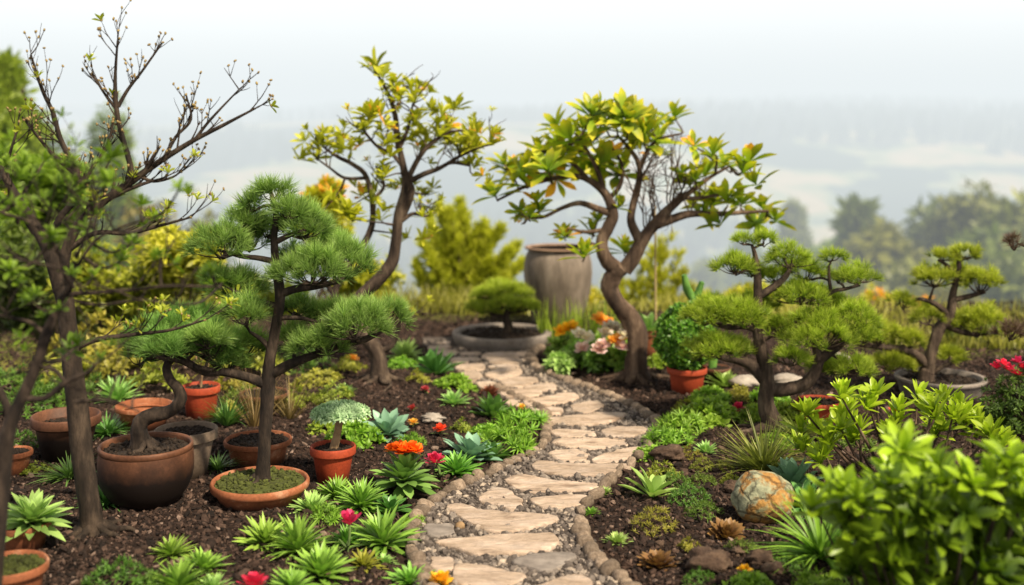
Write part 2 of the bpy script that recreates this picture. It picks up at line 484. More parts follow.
M['green_soft'] = leaf_mat('soft_green_leaf', (.035, .075, .012), (.16, .25, .035), trans=.35)
M['back_dark'] = leaf_mat('back_dark_leaf', (.03, .06, .012), (.14, .2, .03), trans=.3)
M['fresh'] = leaf_mat('fresh_leaf', (.09, .15, .015), (.33, .4, .04), trans=.4)
M['yellowgreen'] = leaf_mat('yellow_green_leaf', (.2, .23, .02), (.56, .53, .045), trans=.4)
M['glossy'] = leaf_mat('glossy_leaf', (.014, .055, .006), (.36, .5, .02), trans=.3, rough=.38, spec=.4)
M['glossy_yellow'] = leaf_mat('young_leaf', (.12, .19, .012), (.5, .58, .035), trans=.38, rough=.35)
M['ros_green'] = leaf_mat('rosette_green', (.07, .18, .022), (.3, .5, .08), trans=.25, rough=.4, var=.05)
M['ros_light'] = leaf_mat('rosette_light', (.14, .28, .05), (.42, .6, .18), trans=.25, rough=.4, var=.04)
M['ros_blue'] = leaf_mat('rosette_blue', (.06, .16, .09), (.27, .45, .3), trans=.15, rough=.45, var=.03)
M['ros_deep'] = leaf_mat('rosette_deep', (.045, .14, .025), (.2, .38, .09), trans=.2, rough=.35, var=.04)
M['ros_red'] = leaf_mat('rosette_red', (.09, .025, .015), (.26, .1, .045), tip=(.32, .16, .06), trans=.2, var=.05)
M['cover'] = leaf_mat('cover_leaf', (.1, .22, .02), (.38, .55, .06), trans=.35, var=.05)
M['cover_yellow'] = leaf_mat('cover_yellow_leaf', (.15, .17, .02), (.44, .44, .06), trans=.35, var=.06)
M['cover_moss'] = leaf_mat('cover_moss_leaf', (.05, .11, .015), (.2, .32, .045), trans=.35, var=.05)
M['grass'] = leaf_mat('grass_blade', (.09, .18, .012), (.34, .47, .05), trans=.35, var=.05)
M['grass_olive'] = leaf_mat('grass_olive', (.07, .12, .02), (.3, .36, .08), trans=.3)
M['grass_dry'] = leaf_mat('grass_dry', (.14, .085, .035), (.36, .26, .1), trans=.3)
M['crest'] = leaf_mat('pale_crest', (.22, .36, .17), (.6, .74, .45), trans=.2, rough=.5)
M['box'] = leaf_mat('box_leaf', (.025, .08, .008), (.16, .3, .025), tip=(.28, .4, .04), trans=.25, rough=.4)
M['stem'] = rough_mat('stem', [(.3, (.06, .1, .03)), (.7, (.14, .2, .06))], 20, bump=.2)
M['stem_tan'] = rough_mat('stem_tan', [(.3, (.2, .12, .06)), (.7, (.36, .24, .13))], 20, bump=.4)
M['cactus'] = rough_mat('cactus_skin', [(.3, (.05, .14, .02)), (.7, (.14, .28, .05))], 20, rough=.5, bump=.3)
M['bamboo'] = rough_mat('bamboo', [(.3, (.35, .24, .11)), (.7, (.5, .38, .2))], 20, bump=.2)
M['bud'] = rough_mat('bud', [(.3, (.16, .1, .04)), (.7, (.36, .27, .1))], 40, bump=.2)


def petal_mat(name, a, b): return leaf_mat(name, a, b, trans=.35, rough=.5, var=.02)


M['p_orange'] = petal_mat('petal_orange', (.75, .08, .008), (.95, .26, .02))
M['p_red'] = petal_mat('petal_red', (.6, .03, .012), (.85, .12, .03))
M['p_pink'] = petal_mat('petal_pink', (.5, .008, .06), (.8, .05, .17))
M['p_yellow'] = petal_mat('petal_yellow', (.8, .4, .01), (.95, .62, .04))
M['p_white'] = petal_mat('petal_white', (.75, .62, .58), (.9, .84, .8))
M['p_blush'] = petal_mat('petal_blush', (.7, .42, .45), (.85, .66, .66))
M['p_dull'] = petal_mat('petal_dull', (.3, .02, .03), (.5, .06, .08))
M['p_amber'] = petal_mat('petal_amber', (.85, .35, .03), (.95, .55, .12))


def rock_mat():
    m, nt, out = new_mat('lichen_rock'); lk = nt.links.new
    tc = nd(nt, 'ShaderNodeTexCoord')
    n1 = nd(nt, 'ShaderNodeTexNoise', Scale=11, Detail=6, Roughness=.6); lk(tc.outputs['Object'], n1.inputs[0])
    v = nd(nt, 'ShaderNodeTexVoronoi', feature='DISTANCE_TO_EDGE', Scale=14); lk(n1.outputs['Color'], v.inputs[0])
    vm = nd(nt, 'ShaderNodeVectorMath', operation='MULTIPLY_ADD'); lk(n1.outputs['Color'], vm.inputs[0]); vm.inputs[1].default_value = (.07, .07, .07); lk(tc.outputs['Object'], vm.inputs[2])
    lk(vm.outputs[0], v.inputs[0])
    n3 = nd(nt, 'ShaderNodeTexNoise', Scale=9, Detail=5, Roughness=.6); lk(vm.outputs[0], n3.inputs[0])
    c = ramp(nt, n3.outputs[0], [(.3, (.15, .16, .1)), (.48, (.3, .3, .19)), (.53, (.3, .15, .035)), (.59, (.38, .2, .05)), (.66, (.24, .24, .13))])
    n2 = nd(nt, 'ShaderNodeTexNoise', Scale=70, Detail=8); lk(tc.outputs['Object'], n2.inputs[0])
    c = mixc(nt, .6, c, mixc(nt, 1.0, c, ramp(nt, n2.outputs[0], [(.3, (.4, .4, .4)), (.7, (1.5, 1.5, 1.5))]), 'MULTIPLY'))
    crack = ramp(nt, v.outputs['Distance'], [(0, (.4, .38, .36)), (.09, (1, 1, 1))])
    c = mixc(nt, 1.0, c, crack, 'MULTIPLY')
    p = nd(nt, 'ShaderNodeBsdfPrincipled', Roughness=.85); lk(c, p.inputs['Base Color'])
    b = nd(nt, 'ShaderNodeBump', Strength=.7, Distance=.008)
    lk(mth(nt, 'ADD', n2.outputs[0], mth(nt, 'MULTIPLY', crack, 1.0)), b.inputs['Height']); lk(b.outputs[0], p.inputs['Normal'])
    lk(p.outputs[0], out.inputs[0]); return m


M['rock'] = rock_mat()
M['rock_brown'] = rough_mat('brown_rock', [(.3, (.04, .022, .015)), (.6, (.12, .075, .05)), (.8, (.26, .19, .13))], 22, bump=1, bscale=70, dist=.01)
M['rock_pale'] = rough_mat('pale_rock', [(.3, (.22, .18, .15)), (.6, (.38, .33, .28)), (.8, (.5, .45, .39))], 9, bump=.6, bscale=60, dist=.01)


def ground_mat():
    m, nt, out = new_mat('ground'); lk = nt.links.new
    ge = nd(nt, 'ShaderNodeNewGeometry'); pos = ge.outputs['Position']
    sx = nd(nt, 'ShaderNodeSeparateXYZ'); lk(pos, sx.inputs[0])
    n1 = nd(nt, 'ShaderNodeTexNoise', Scale=35, Detail=8, Roughness=.7); lk(pos, n1.inputs[0])
    mul = ramp(nt, n1.outputs[0], [(.3, (.012, .007, .005)), (.5, (.036, .02, .014)), (.66, (.08, .046, .032)), (.8, (.18, .11, .08))])
    # slopes and valley: meadow and woodland by large noise
    n2 = nd(nt, 'ShaderNodeTexNoise', Scale=.03, Detail=6, Roughness=.55); lk(pos, n2.inputs[0])
    far = ramp(nt, n2.outputs[0], [(.36, (.02, .04, .02)), (.47, (.03, .055, .022)), (.5, (.2, .24, .08)), (.56, (.46, .33, .17)), (.62, (.2, .24, .08)), (.68, (.4, .3, .16))])
    n3 = nd(nt, 'ShaderNodeTexNoise', Scale=.6, Detail=6); lk(pos, n3.inputs[0])
    near = ramp(nt, n3.outputs[0], [(.35, (.05, .08, .015)), (.6, (.17, .19, .03)), (.75, (.26, .22, .05))])
    k = nd(nt, 'ShaderNodeMapRange'); lk(sx.outputs[1], k.inputs[0]); k.inputs[1].default_value = 30; k.inputs[2].default_value = 70
    far = mixc(nt, k.outputs[0], near, far)
    k2 = nd(nt, 'ShaderNodeMapRange'); ex = nd(nt, 'ShaderNodeMapRange', interpolation_type='SMOOTHSTEP'); lk(sx.outputs[0], ex.inputs[0]); ex.inputs[1].default_value = 1.3; ex.inputs[2].default_value = 2.3; ex.inputs[3].default_value = 0; ex.inputs[4].default_value = 1.35
    exl = nd(nt, 'ShaderNodeMapRange', interpolation_type='SMOOTHSTEP'); lk(sx.outputs[0], exl.inputs[0]); exl.inputs[1].default_value = -1.4; exl.inputs[2].default_value = -2.2; exl.inputs[3].default_value = 0; exl.inputs[4].default_value = 1.9
    ysh = mth(nt, 'ADD', mth(nt, 'ADD', sx.outputs[1], exl.outputs[0]), ex.outputs[0])
    lk(mth(nt, 'ADD', ysh, mth(nt, 'MULTIPLY', n3.outputs[0], .8)), k2.inputs[0]); k2.inputs[1].default_value = 8.0; k2.inputs[2].default_value = 8.5
    c = mixc(nt, k2.outputs[0], mul, far)
    p = nd(nt, 'ShaderNodeBsdfPrincipled', Roughness=.95); lk(c, p.inputs['Base Color']); p.inputs['Specular IOR Level'].default_value = .2
    nb = nd(nt, 'ShaderNodeTexNoise', Scale=70, Detail=8, Roughness=.75); lk(pos, nb.inputs[0])
    b = nd(nt, 'ShaderNodeBump', Strength=1, Distance=.02); lk(nb.outputs[0], b.inputs['Height']); lk(b.outputs[0], p.inputs['Normal'])
    lk(p.outputs[0], out.inputs[0]); return m


M['ground'] = ground_mat()
M['path'] = rough_mat('path_grit', [(.3, (.04, .03, .025)), (.6, (.11, .085, .07)), (.8, (.2, .16, .13))], 60, rough=.95, bump=1, bscale=160, dist=.01)


# ------------------------------------------------------------------ ground, path, mulch, gravel
def geo(a, b, n, ratio):
    s = ratio ** np.arange(n); s = np.cumsum(s) / s.sum(); return a + (b - a) * s


xs = np.concatenate([-geo(4.2, 700, 60, 1.09)[::-1], np.arange(-4.2, 4.2001, .035), geo(4.2, 700, 60, 1.09)])
ys = np.concatenate([[-30, -12, -5, -1, .8, 1.6], np.arange(2.0, 8.8, .035), geo(8.8, 900, 110, 1.045)])
XX, YY = np.meshgrid(xs, ys)
ZZ = terrain_z(XX, YY)
gm = MB()
nx, ny = len(xs), len(ys)
ii = (np.arange(ny - 1)[:, None] * nx + np.arange(nx - 1)[None, :]).ravel()
gm.add(np.stack([XX, YY, ZZ], -1).reshape(-1, 3), np.stack([ii, ii + 1, ii + 1 + nx, ii + nx], 1))
tag(gm.build('ground', M['ground']), kind='structure')

pm = MB()
yy = np.linspace(_pY[0], _pY[-1], 70)
pl = np.interp(yy, _pY, _pL); pr = np.interp(yy, _pY, _pR)
tt = np.linspace(0, 1, 9)
PX = pl[:, None] * (1 - tt) + pr[:, None] * tt; PYY = np.repeat(yy[:, None], 9, 1)
PZ = np.full_like(PX, .005) + .004 * vnoise(PX * 30, PYY * 30, 4)
i2 = (np.arange(69)[:, None] * 9 + np.arange(8)[None]).ravel()
pm.add(np.stack([PX, PYY, PZ], -1).reshape(-1, 3), np.stack([i2, i2 + 1, i2 + 10, i2 + 9], 1))
tag(pm.build('path', M['path']), kind='structure')

# bark mulch: countless chips over both beds
N = 150000
cy = 2.9 + (8.4 - 2.9) * RNG.random(N) ** 1.25
cx = (RNG.random(N) - .5) * 2 * (cy * .52)
d = path_dist(cx, cy)
keep = d > .03
cx, cy = cx[keep], cy[keep]
s = RNG.lognormal(math.log(.0046), .45, len(cx)); s = np.clip(s, .0022, .018)
cz = garden_z(cx, cy) + s * .25
mm = MB()
lumps(mm, np.stack([cx, cy, cz], 1), s * RNG.uniform(.9, 2.0, len(s)), s * RNG.uniform(.6, 1.1, len(s)), s * RNG.uniform(.4, .8, len(s)), ICO0, .35)
tag(mm.build('bark_mulch', M['mulch'], smooth=False), 'dark brown crumbly bark mulch covering the planting beds', 'mulch', kind='stuff')

# ------------------------------------------------------------------ flagstones
ZA = lambda pts: [(400 + x / 3.938, 440 + y / 3.938) for x, y in pts]
ZB = lambda pts: [(410 + x / 3.938, 320 + y / 3.938) for x, y in pts]
FLAGS = [
    (ZA([(110, 452), (200, 455), (205, 478), (212, 500), (135, 503)]), 0, 'small tan flagstone at the near left end of the path, beside the yellow flower'),
    (ZA([(222, 480), (330, 490), (510, 530), (430, 565), (290, 572), (218, 560), (212, 515)]), 0, 'long pale flagstone right of the yellow flower at the near end of the path'),
    (ZA([(530, 575), (690, 520), (745, 545), (755, 590), (640, 640), (500, 610)]), 0, 'pale flagstone cut off by the bottom edge of the picture'),
    (ZA([(435, 470), (600, 440), (690, 445), (690, 465), (560, 520), (520, 500)]), 1, 'dark grey flagstone near the right edging of the path'),
    (ZA([(140, 395), (220, 385), (560, 362), (612, 368), (610, 400), (540, 435), (370, 445), (280, 430)]), 0, 'broad pale flagstone spanning most of the path between the two grey slabs'),
    (ZA([(90, 325), (190, 318), (215, 335), (200, 365), (110, 372)]), 1, 'small dark grey flagstone against the left edging of the path'),
    (ZA([(185, 262), (240, 250), (340, 275), (620, 298), (600, 320), (370, 358), (320, 340)]), 0, 'long wedge shaped pale flagstone right behind the small grey slab'),
    (ZA([(290, 225), (380, 180), (430, 195), (490, 240), (445, 268), (380, 250)]), 0, 'rounded triangular pale flagstone by the left edging'),
    (ZA([(505, 225), (560, 212), (740, 210), (735, 235), (650, 262), (560, 255)]), 0, 'pale flagstone in the path level with the light agave'),
    (ZA([(415, 145), (480, 130), (590, 150), (795, 165), (780, 180), (560, 200), (460, 185)]), 0, 'long slim flagstone where the path starts to bend right'),
    (ZA([(515, 90), (560, 75), (700, 92), (890, 85), (890, 105), (790, 130), (640, 130), (540, 110)]), 0, 'widest flagstone in the bend of the path, beside the long grey kerb stones'),
    (ZA([(580, 35), (700, 30), (745, 50), (735, 70), (650, 80), (600, 60)]), 0, 'small flagstone in the left half of the path bend'),
    (ZA([(755, 65), (880, 30), (970, 20), (950, 45), (860, 80), (775, 82)]), 0, 'slanting flagstone in the right half of the path bend'),
    (ZB([(565, 475), (610, 460), (850, 460), (855, 485), (720, 502), (600, 495)]), 0, 'long flat flagstone at the widest swing of the path'),
    (ZB([(555, 430), (600, 422), (720, 430), (740, 445), (680, 455), (580, 450)]), 0, 'narrow flagstone beside the leafy clumps at the swing of the path'),
    (ZB([(755, 430), (790, 418), (920, 415), (930, 435), (880, 450), (775, 455)]), 0, 'flagstone against the right edging at the swing of the path'),
    (ZB([(525, 385), (650, 378), (790, 362), (845, 365), (830, 385), (720, 412), (600, 405)]), 0, 'long leaf shaped flagstone just beyond the swing of the path'),
    (ZB([(625, 335), (720, 312), (770, 335), (690, 362), (650, 355)]), 0, 'square flagstone set corner on beside the right edging'),
    (ZB([(485, 345), (590, 340), (605, 355), (590, 370), (500, 372)]), 0, None),
    (ZB([(448, 315), (560, 295), (640, 282), (665, 295), (640, 315), (540, 333), (465, 335)]), 0, 'long flagstone slanting towards the right tree in the middle of the path'),
    (ZB([(350, 275), (430, 270), (520, 275), (500, 295), (380, 302)]), 0, None),
    (ZB([(445, 262), (520, 250), (575, 252), (575, 268), (520, 278), (460, 270)]), 0, None),
    (ZB([(355, 235), (420, 222), (500, 225), (500, 245), (430, 263), (370, 255)]), 0, None),
    (ZB([(250, 240), (330, 240), (362, 258), (345, 270), (290, 268)]), 0, None),
    (ZB([(290, 210), (360, 190), (430, 188), (440, 205), (400, 222), (330, 235)]), 0, None),
    (ZB([(190, 205), (270, 200), (285, 220), (250, 235), (200, 230)]), 0, None),
    (ZB([(180, 172), (290, 165), (300, 180), (270, 195), (190, 195)]), 0, None),
    (ZB([(310, 178), (370, 173), (425, 176), (420, 185), (320, 188)]), 0, None),
    (ZB([(310, 155), (380, 150), (450, 152), (440, 168), (330, 171)]), 0, None),
    (ZB([(290, 130), (400, 122), (490, 125), (480, 142), (380, 147), (295, 150)]), 0, None),
    (ZB([(160, 145), (260, 140), (275, 150), (260, 160), (170, 165)]), 0, None),
    (ZB([(195, 128), (270, 120), (280, 130), (200, 136)]), 0, None),
    (ZB([(85, 120), (170, 110), (192, 118), (185, 130), (100, 135)]), 0, None),
    (ZB([(75, 100), (120, 93), (165, 97), (160, 106), (90, 114)]), 0, None),
    (ZB([(365, 311), (425, 307), (430, 323), (380, 326)]), 0, None),
    (ZB([(120, 82), (160, 77), (160, 89), (130, 90)]), 0, None),
]


OUTLINES = []


def flagstone(poly, grey, label):
    P = np.array([G0(px, py) for px, py in poly])[:, :2]
    c0 = P.mean(0)
    # densify and round the outline
    for _ in range(3):
        Q = []
        for i in range(len(P)):
            a, b = P[i], P[(i + 1) % len(P)]
            Q += [a * .78 + b * .22, a * .22 + b * .78]
        P = np.array(Q) if _ < 2 else P
    den = []
    for i in range(len(P)):
        a, b = P[i], P[(i + 1) % len(P)]; k = max(1, int(np.linalg.norm(b - a) / .012))
        for t in np.arange(k) / k: den.append(a * (1 - t) + b * t)
    P = np.array(den)
    P = c0 + (P - c0) * (1.08 if label else 1.1)
    P = P + .02 * (np.stack([vnoise(P[:, 0] * 28, P[:, 1] * 28, 21), vnoise(P[:, 0] * 28, P[:, 1] * 28, 22)], 1) - .5)
    OUTLINES.append(P)
    n = len(P); top = .017 + RNG.uniform(-.003, .005)
    tilt = RNG.normal(0, .012, 2)
    rings = []
    size = np.abs(P - c0).max()
    for sc, zz in ((.99, -.01), (1.0, top * .6), (1 - .003 / size, top * .93), (1 - .008 / size, top), (.8, top), (.55, top), (.3, top), (.1, top)):
        Q = c0 + (P - c0) * sc
        z = np.full(n, zz)
        if zz == top:
            z = zz + (Q - c0) @ tilt + .014 * (fbm(Q[:, 0] * 11, Q[:, 1] * 34, 31, 4) - .47)
        rings.append(np.column_stack([Q, z]))
    V = np.vstack(rings + [np.array([[c0[0], c0[1], rings[-1][:, 2].mean()]])])
    a = np.arange(n); b = (a + 1) % n; mb = MB(); k = len(rings)
    Fq = np.concatenate([np.stack([i * n + a, i * n + b, (i + 1) * n + b, (i + 1) * n + a], 1) for i in range(k - 1)])
    area = np.sum(P[:, 0] * np.roll(P[:, 1], -1) - np.roll(P[:, 0], -1) * P[:, 1])
    Ft = np.stack([(k - 1) * n + a, (k - 1) * n + b, np.full(n, k * n)], 1)
    if area < 0: Fq = Fq[:, ::-1]; Ft = Ft[:, ::-1]
    mb.add(V, Fq)
    mb.L.append(Ft.ravel()); mb.C.append(np.full(n, 3)); mb.M.append(np.zeros(n, int))
    o = mb.build('flagstone', M['flag_grey' if grey else 'flag'], loc=(c0[0], c0[1], 0))
    if label: tag(o, label, 'flagstone', 'flagstones of the winding path')
    else: tag(o, 'small pale flagstone of the tight paving at the far end of the path', 'flagstone', 'flagstones at the far end of the path')


def G0(px, py):
    Y = (CAM_H - .02) * F / (py - YH); return np.array([(px - 512) / F * Y, Y, .02])


for f in FLAGS: flagstone(*f)

N = 13000
cy = np.clip(3.0 + (7.0 - 3.0) * RNG.random(N) ** 1.4, 3, 7); u = RNG.random(N)
l = np.interp(cy, _pY, _pL); r = np.interp(cy, _pY, _pR); cx = l + (r - l) * u
s = np.clip(RNG.lognormal(math.log(.0075), .4, N), .003, .018)
keep = np.ones(N, bool)
for P in OUTLINES:
    inside = np.zeros(N, bool)
    for i in range(len(P)):
        (x1, y1), (x2, y2) = P[i], P[(i + 1) % len(P)]
        c_ = ((y1 > cy) != (y2 > cy)) & (cx < (x2 - x1) * (cy - y1) / (y2 - y1 + 1e-12) + x1)
        inside ^= c_
    keep &= ~inside | (RNG.random(N) < .012)
cx, cy, s = cx[keep], cy[keep], s[keep]; N = len(cx)
gm = MB()
lumps(gm, np.stack([cx, cy, np.full(N, .008)], 1), s * RNG.uniform(.9, 1.4, N), s * RNG.uniform(.8, 1.1, N), s * RNG.uniform(.5, .9, N), ICO0, .2)
tag(gm.build('path_gravel', M['gravel'], smooth=False), 'grey brown gravel filling the gaps of the path', 'gravel', kind='stuff')



# ------------------------------------------------------------------ edging stones
def edging(pts, size, label, group, long_=1.0, overlap=1.05):
    P = np.array([G(px, py)[:2] for px, py in pts])
    P3 = np.column_stack([P, np.zeros(len(P))]); C, _ = smooth_path(P3, np.ones(len(P)), 12)
    seg = np.linalg.norm(np.diff(C, axis=0), axis=1); S = np.concatenate([[0], np.cumsum(seg)])
    s_ = 0.0
    while s_ < S[-1] - size * .3:
        sz = size * RNG.uniform(.8, 1.2); st = sz * long_ * RNG.uniform(.85, 1.2)
        m = s_ + st / 2
        x = np.interp(m, S, C[:, 0]); y = np.interp(m, S, C[:, 1])
        i = min(np.searchsorted(S, m), len(C) - 1); t = C[i] - C[i - 1]
        base = PEB[RNG.integers(len(PEB))]
        o = bpy.data.objects.new('edging_stone', base); COL.objects.link(o)
        o.location = (x + RNG.normal(0, .004), y, float(garden_z(x, y)) + .011)
        o.rotation_euler = (RNG.normal(0, .2), RNG.normal(0, .2), math.atan2(t[1], t[0]) + RNG.normal(0, .25))
        o.scale = (st * .48, sz * .54 * RNG.uniform(.75, 1.15), sz * .5 * RNG.uniform(.75, 1.2))
        tag(o, label, 'edging stone', group)
        s_ += st * overlap


PEB = []
for k in range(7):
    V, Fc = ICO2
    sq = np.sign(V) * np.abs(V) ** .78
    n_ = fbm(V[:, 0] * 1.6 + k * 7.3, V[:, 1] * 1.6 + V[:, 2] * 1.3 + 3.1 * k, 41, 3)
    V2 = sq * (.82 + .36 * n_)[:, None]
    mb = MB(); mb.add(V2, Fc)
    o = mb.build('edging_stone', M['cobble']); PEB.append(o.data); bpy.data.objects.remove(o)

eL = ZA([(135, 640), (105, 565), (80, 520), (60, 480), (45, 440), (42, 400), (48, 360), (65, 330), (85, 290), (118, 262), (165, 232), (235, 193), (300, 160), (350, 145), (392, 122), (440, 98), (490, 73), (533, 50), (560, 28)]) + [(546, 440), (548, 428), (545, 418), (536, 409), (522, 402), (508, 396), (496, 390)]
edging(eL, .046, 'tan rounded stone in the left edging of the path', 'edging stones on the left of the path', 1.15)
eR1 = ZA([(930, 620), (870, 560), (832, 535), (795, 505), (765, 475), (742, 440), (725, 405), (710, 372), (700, 338)])
edging(eR1, .054, 'round brown cobble in the near right edging of the path', 'cobbles at the near right of the path', .92)
eR2 = ZA([(700, 310), (715, 285), (745, 250), (800, 200), (860, 145), (910, 100), (960, 60), (985, 20)])
edging(eR2, .036, 'low grey kerb stone laid lengthwise along the right of the path', 'long kerb stones on the right of the path', 2.4)
eR3 = ZB([(985, 440), (970, 410), (935, 380), (900, 355), (860, 340), (820, 320), (780, 305), (740, 290), (700, 275), (660, 262), (620, 250), (580, 235), (540, 220), (510, 203), (490, 185), (477, 168), (475, 150), (490, 130), (515, 115)])
edging(eR3, .05, 'grey brown edging stone curving along the far right of the path', 'edging stones at the far right of the path', 1.15)


# ------------------------------------------------------------------ pots
def soil_disc(parent, c, r, z, mat, lump=.006, dome=.0):
    mb = MB(); n = 26
    rings = []
    for k, fr in enumerate((0.02, .25, .5, .72, .88, 1.0)):
        a = np.linspace(0, 2 * np.pi, n, endpoint=False)
        x = c[0] + np.cos(a) * r * fr; y = c[1] + np.sin(a) * r * fr
        zz = z + dome * (1 - fr ** 2) + lump * 2 * (fbm(x * 60, y * 60, 6, 3) - .5)
        rings.append(np.stack([x, y, zz], 1))
    a = np.arange(n); b = (a + 1) % n
    mb.add(np.concatenate(rings), np.concatenate([np.stack([i * n + a, (i + 1) * n + a, (i + 1) * n + b, i * n + b], 1) for i in range(5)]))
    m = 130 if lump < .005 else 260
    rr = np.sqrt(RNG.random(m)) * r * .94; aa = RNG.random(m) * 6.28
    px_, py_ = c[0] + np.cos(aa) * rr, c[1] + np.sin(aa) * rr
    s = RNG.uniform(.003, .008, m) * (r / .13) ** .5
    lumps(mb, np.stack([px_, py_, z + dome * (1 - (rr / r) ** 2) + s * .3], 1), s * 1.3, s, s * .7, ICO0, .3)
    return mb.build('soil', mat, parent)


def pot(px, rim_py, rim_w, bot_py, kind, mat, label, soil='soil', base=.7, soil_drop=.12, group=None, name='terracotta_pot', cat='plant pot'):
    """rim centre row, rim width and row of the front foot, all read off the picture"""
    g = G(px, bot_py)
    r = rim_w / 2 / F * g[1]
    for _ in range(4):
        Yc = g[1] + r * base; r = rim_w / 2 / F * Yc
    x = (px - 512) / F * Yc; zg = float(garden_z(x, Yc))
    zr = CAM_H - (rim_py - YH) / F * Yc
    h = max(zr - zg, r * .35); c = np.array([x, Yc, zg - .004])
    t = thing(name, label, cat, c, group)
    mb = MB(); w = max(.008, r * .075)
    if kind == 'classic':
        bh = h * .22; lip = r * .06
        outer = [(0, 0), (r * base * .97, 0), (r * base, h * .012), (r * .93 - lip, h - bh), ]
        rim = [(r * .93 - lip + .0005, h - bh - .001), (r * .985, h - bh), (r * .99, h - bh + .003), (r, h - .006), (r - .003, h - .001), (r - w * .5, h), (r - w, h - .003), (r - w * 1.05, h - bh), (r * .93 - lip - w, h - bh - .01)]
        inner_r = r - w * 1.1
    elif kind == 'bowl':
        outer = [(0, 0)] + [(r * q, h * z) for q, z in ((.56, 0), (.61, .02), (.63, .04), (.76, .13), (.88, .26), (.965, .42), (1.0, .58), (1.0, .76), (.98, .9))]
        rim = [(r * .972, h * .905), (r * .985, h * .93), (r * .985, h * .975), (r * .965, h), (r * .93, h * .995), (r * .915, h * .96), (r * .93, h * .8), (r * .9, h * .6)]
        inner_r = r * .93
    else:  # shallow
        bh = h * .42
        outer = [(0, 0), (r * base * .97, 0), (r * base, .004), (r * .93, h - bh)]
        rim = [(r * .93, h - bh - .001), (r * .985, h - bh + .002), (r, h - bh * .6), (r, h - .008), (r - .004, h - .001), (r - w * .6, h), (r - w, h - .004), (r - w * 1.1, h - bh), (r * .8, h - bh - .02)]
        inner_r = r - w * 1.15
    full = np.array(outer + rim); zmax = full[:, 1].max()
    n0 = len(mb.A)
    lathe(mb, outer, c, 48, wob=.004)
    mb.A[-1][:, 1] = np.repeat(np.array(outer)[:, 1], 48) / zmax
    body = mb.build('body', mat, t)
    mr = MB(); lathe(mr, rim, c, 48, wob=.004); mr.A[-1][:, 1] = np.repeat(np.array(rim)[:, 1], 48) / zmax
    mr.build('rim', mat, t)
    zs = c[2] + h * (1 - soil_drop)
    if soil: soil_disc(t, c, inner_r * .985, zs, M[soil], dome=.012 if soil == 'moss' else .004)
    else:                                       # empty pot: show its floor
        mf = MB(); lathe(mf, [(inner_r * .8, h * .25), (0.001, h * .25)], c, 32); mf.build('inner_floor', M['soil'], t)
        mi = MB(); lathe(mi, [(inner_r * .99, h * .77), (inner_r * .8, h * .25)], c, 48); mi.build('inner_wall', mat, t)
    return dict(t=t, c=c, r=r, h=h, zs=zs, Y=Yc, x=x)


PA = pot(146, 442, 93, 513, 'bowl', M['terracotta_brown'], 'big rounded brown bowl pot with dark shade painted on its lower half, holding the twisted bonsai', name='bowl_pot', soil_drop=.1)
PB = pot(186, 427, 62, 480, 'classic', M['clay_grey'], 'grey brown clay pot with thick rim right behind the big bowl pot', base=.66)
PC = pot(144, 403, 56, 432, 'classic', M['terracotta'], 'empty orange terracotta pot behind the bowl pot, its inside showing', soil=None, base=.75)
PD = pot(201, 384, 38, 420, 'classic', M['terracotta_red'], 'small bright orange red pot behind the grey clay pot, holding a thin seedling', base=.76)
PE_ = pot(66, 413, 67, 463, 'classic', M['terracotta_brown'], 'wide brown pot with dirt and painted shade at its foot behind the slim leafless tree', base=.66, soil_drop=.25)
PF = pot(14, 449, 36, 477, 'classic', M['terracotta'], 'small terracotta pot at the left edge of the picture, half hidden by the dark trunk', base=.7)
PG = pot(22, 520, 56, 556, 'classic', M['terracotta'], 'terracotta pot in the left corner holding the pale green agave', base=.74)
PH = pot(10, 561, 74, 612, 'classic', M['terracotta'], 'nearest terracotta pot with mossy soil in the bottom left corner', soil='moss', base=.74)
PI_ = pot(260, 478, 98, 511, 'shallow', M['terracotta'], 'shallow round terracotta pot with mossy soil under the large pine bonsai', soil='moss', base=.8, name='shallow_pot')
PJ = pot(258, 437, 67, 469, 'classic', M['terracotta'], 'brown terracotta pot with bare soil just behind the shallow pine pot', base=.78)
PK = pot(333, 444, 46, 486, 'classic', M['terracotta_red'], 'small red terracotta pot standing alone beside the pine, with a crested pale plant', base=.66)
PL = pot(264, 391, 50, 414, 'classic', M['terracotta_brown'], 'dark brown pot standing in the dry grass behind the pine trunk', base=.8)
PM_ = pot(649, 328, 24, 357, 'classic', M['terracotta'], 'slender terracotta pot right of the twisted tree trunk, holding a small agave', base=.7)
PN = pot(687, 366, 40, 395, 'classic', M['terracotta_red'], 'orange red pot under the clipped round box bush', base=.76)
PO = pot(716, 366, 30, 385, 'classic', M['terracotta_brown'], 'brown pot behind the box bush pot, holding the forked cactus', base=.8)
PQ = pot(818, 399, 46, 426, 'classic', M['terracotta_red'], 'dark red pot half hidden beneath the right pine', base=.8)

# shallow round tray at the end of the path
g = G(502, 352); trayY = g[1] + .27; trayR = 50 / F * trayY
tc = np.array([(502 - 512) / F * trayY, trayY, 0.0])
tray = thing('round_planter', 'wide shallow grey stone planter at the end of the path, holding a small spreading pine', 'planter', tc)
mb = MB(); zr = .075
lathe(mb, [(0, 0), (trayR * .9, 0), (trayR * .95, .012), (trayR * .99, .045), (trayR, zr - .008), (trayR * .985, zr), (trayR * .88, zr), (trayR * .855, zr - .008), (trayR * .84, .03)], tc, 64, wob=.004)
mb.build('body', M['stone_grey'], tray)
soil_disc(tray, tc, trayR * .855, .055, M['soil'], dome=.01)

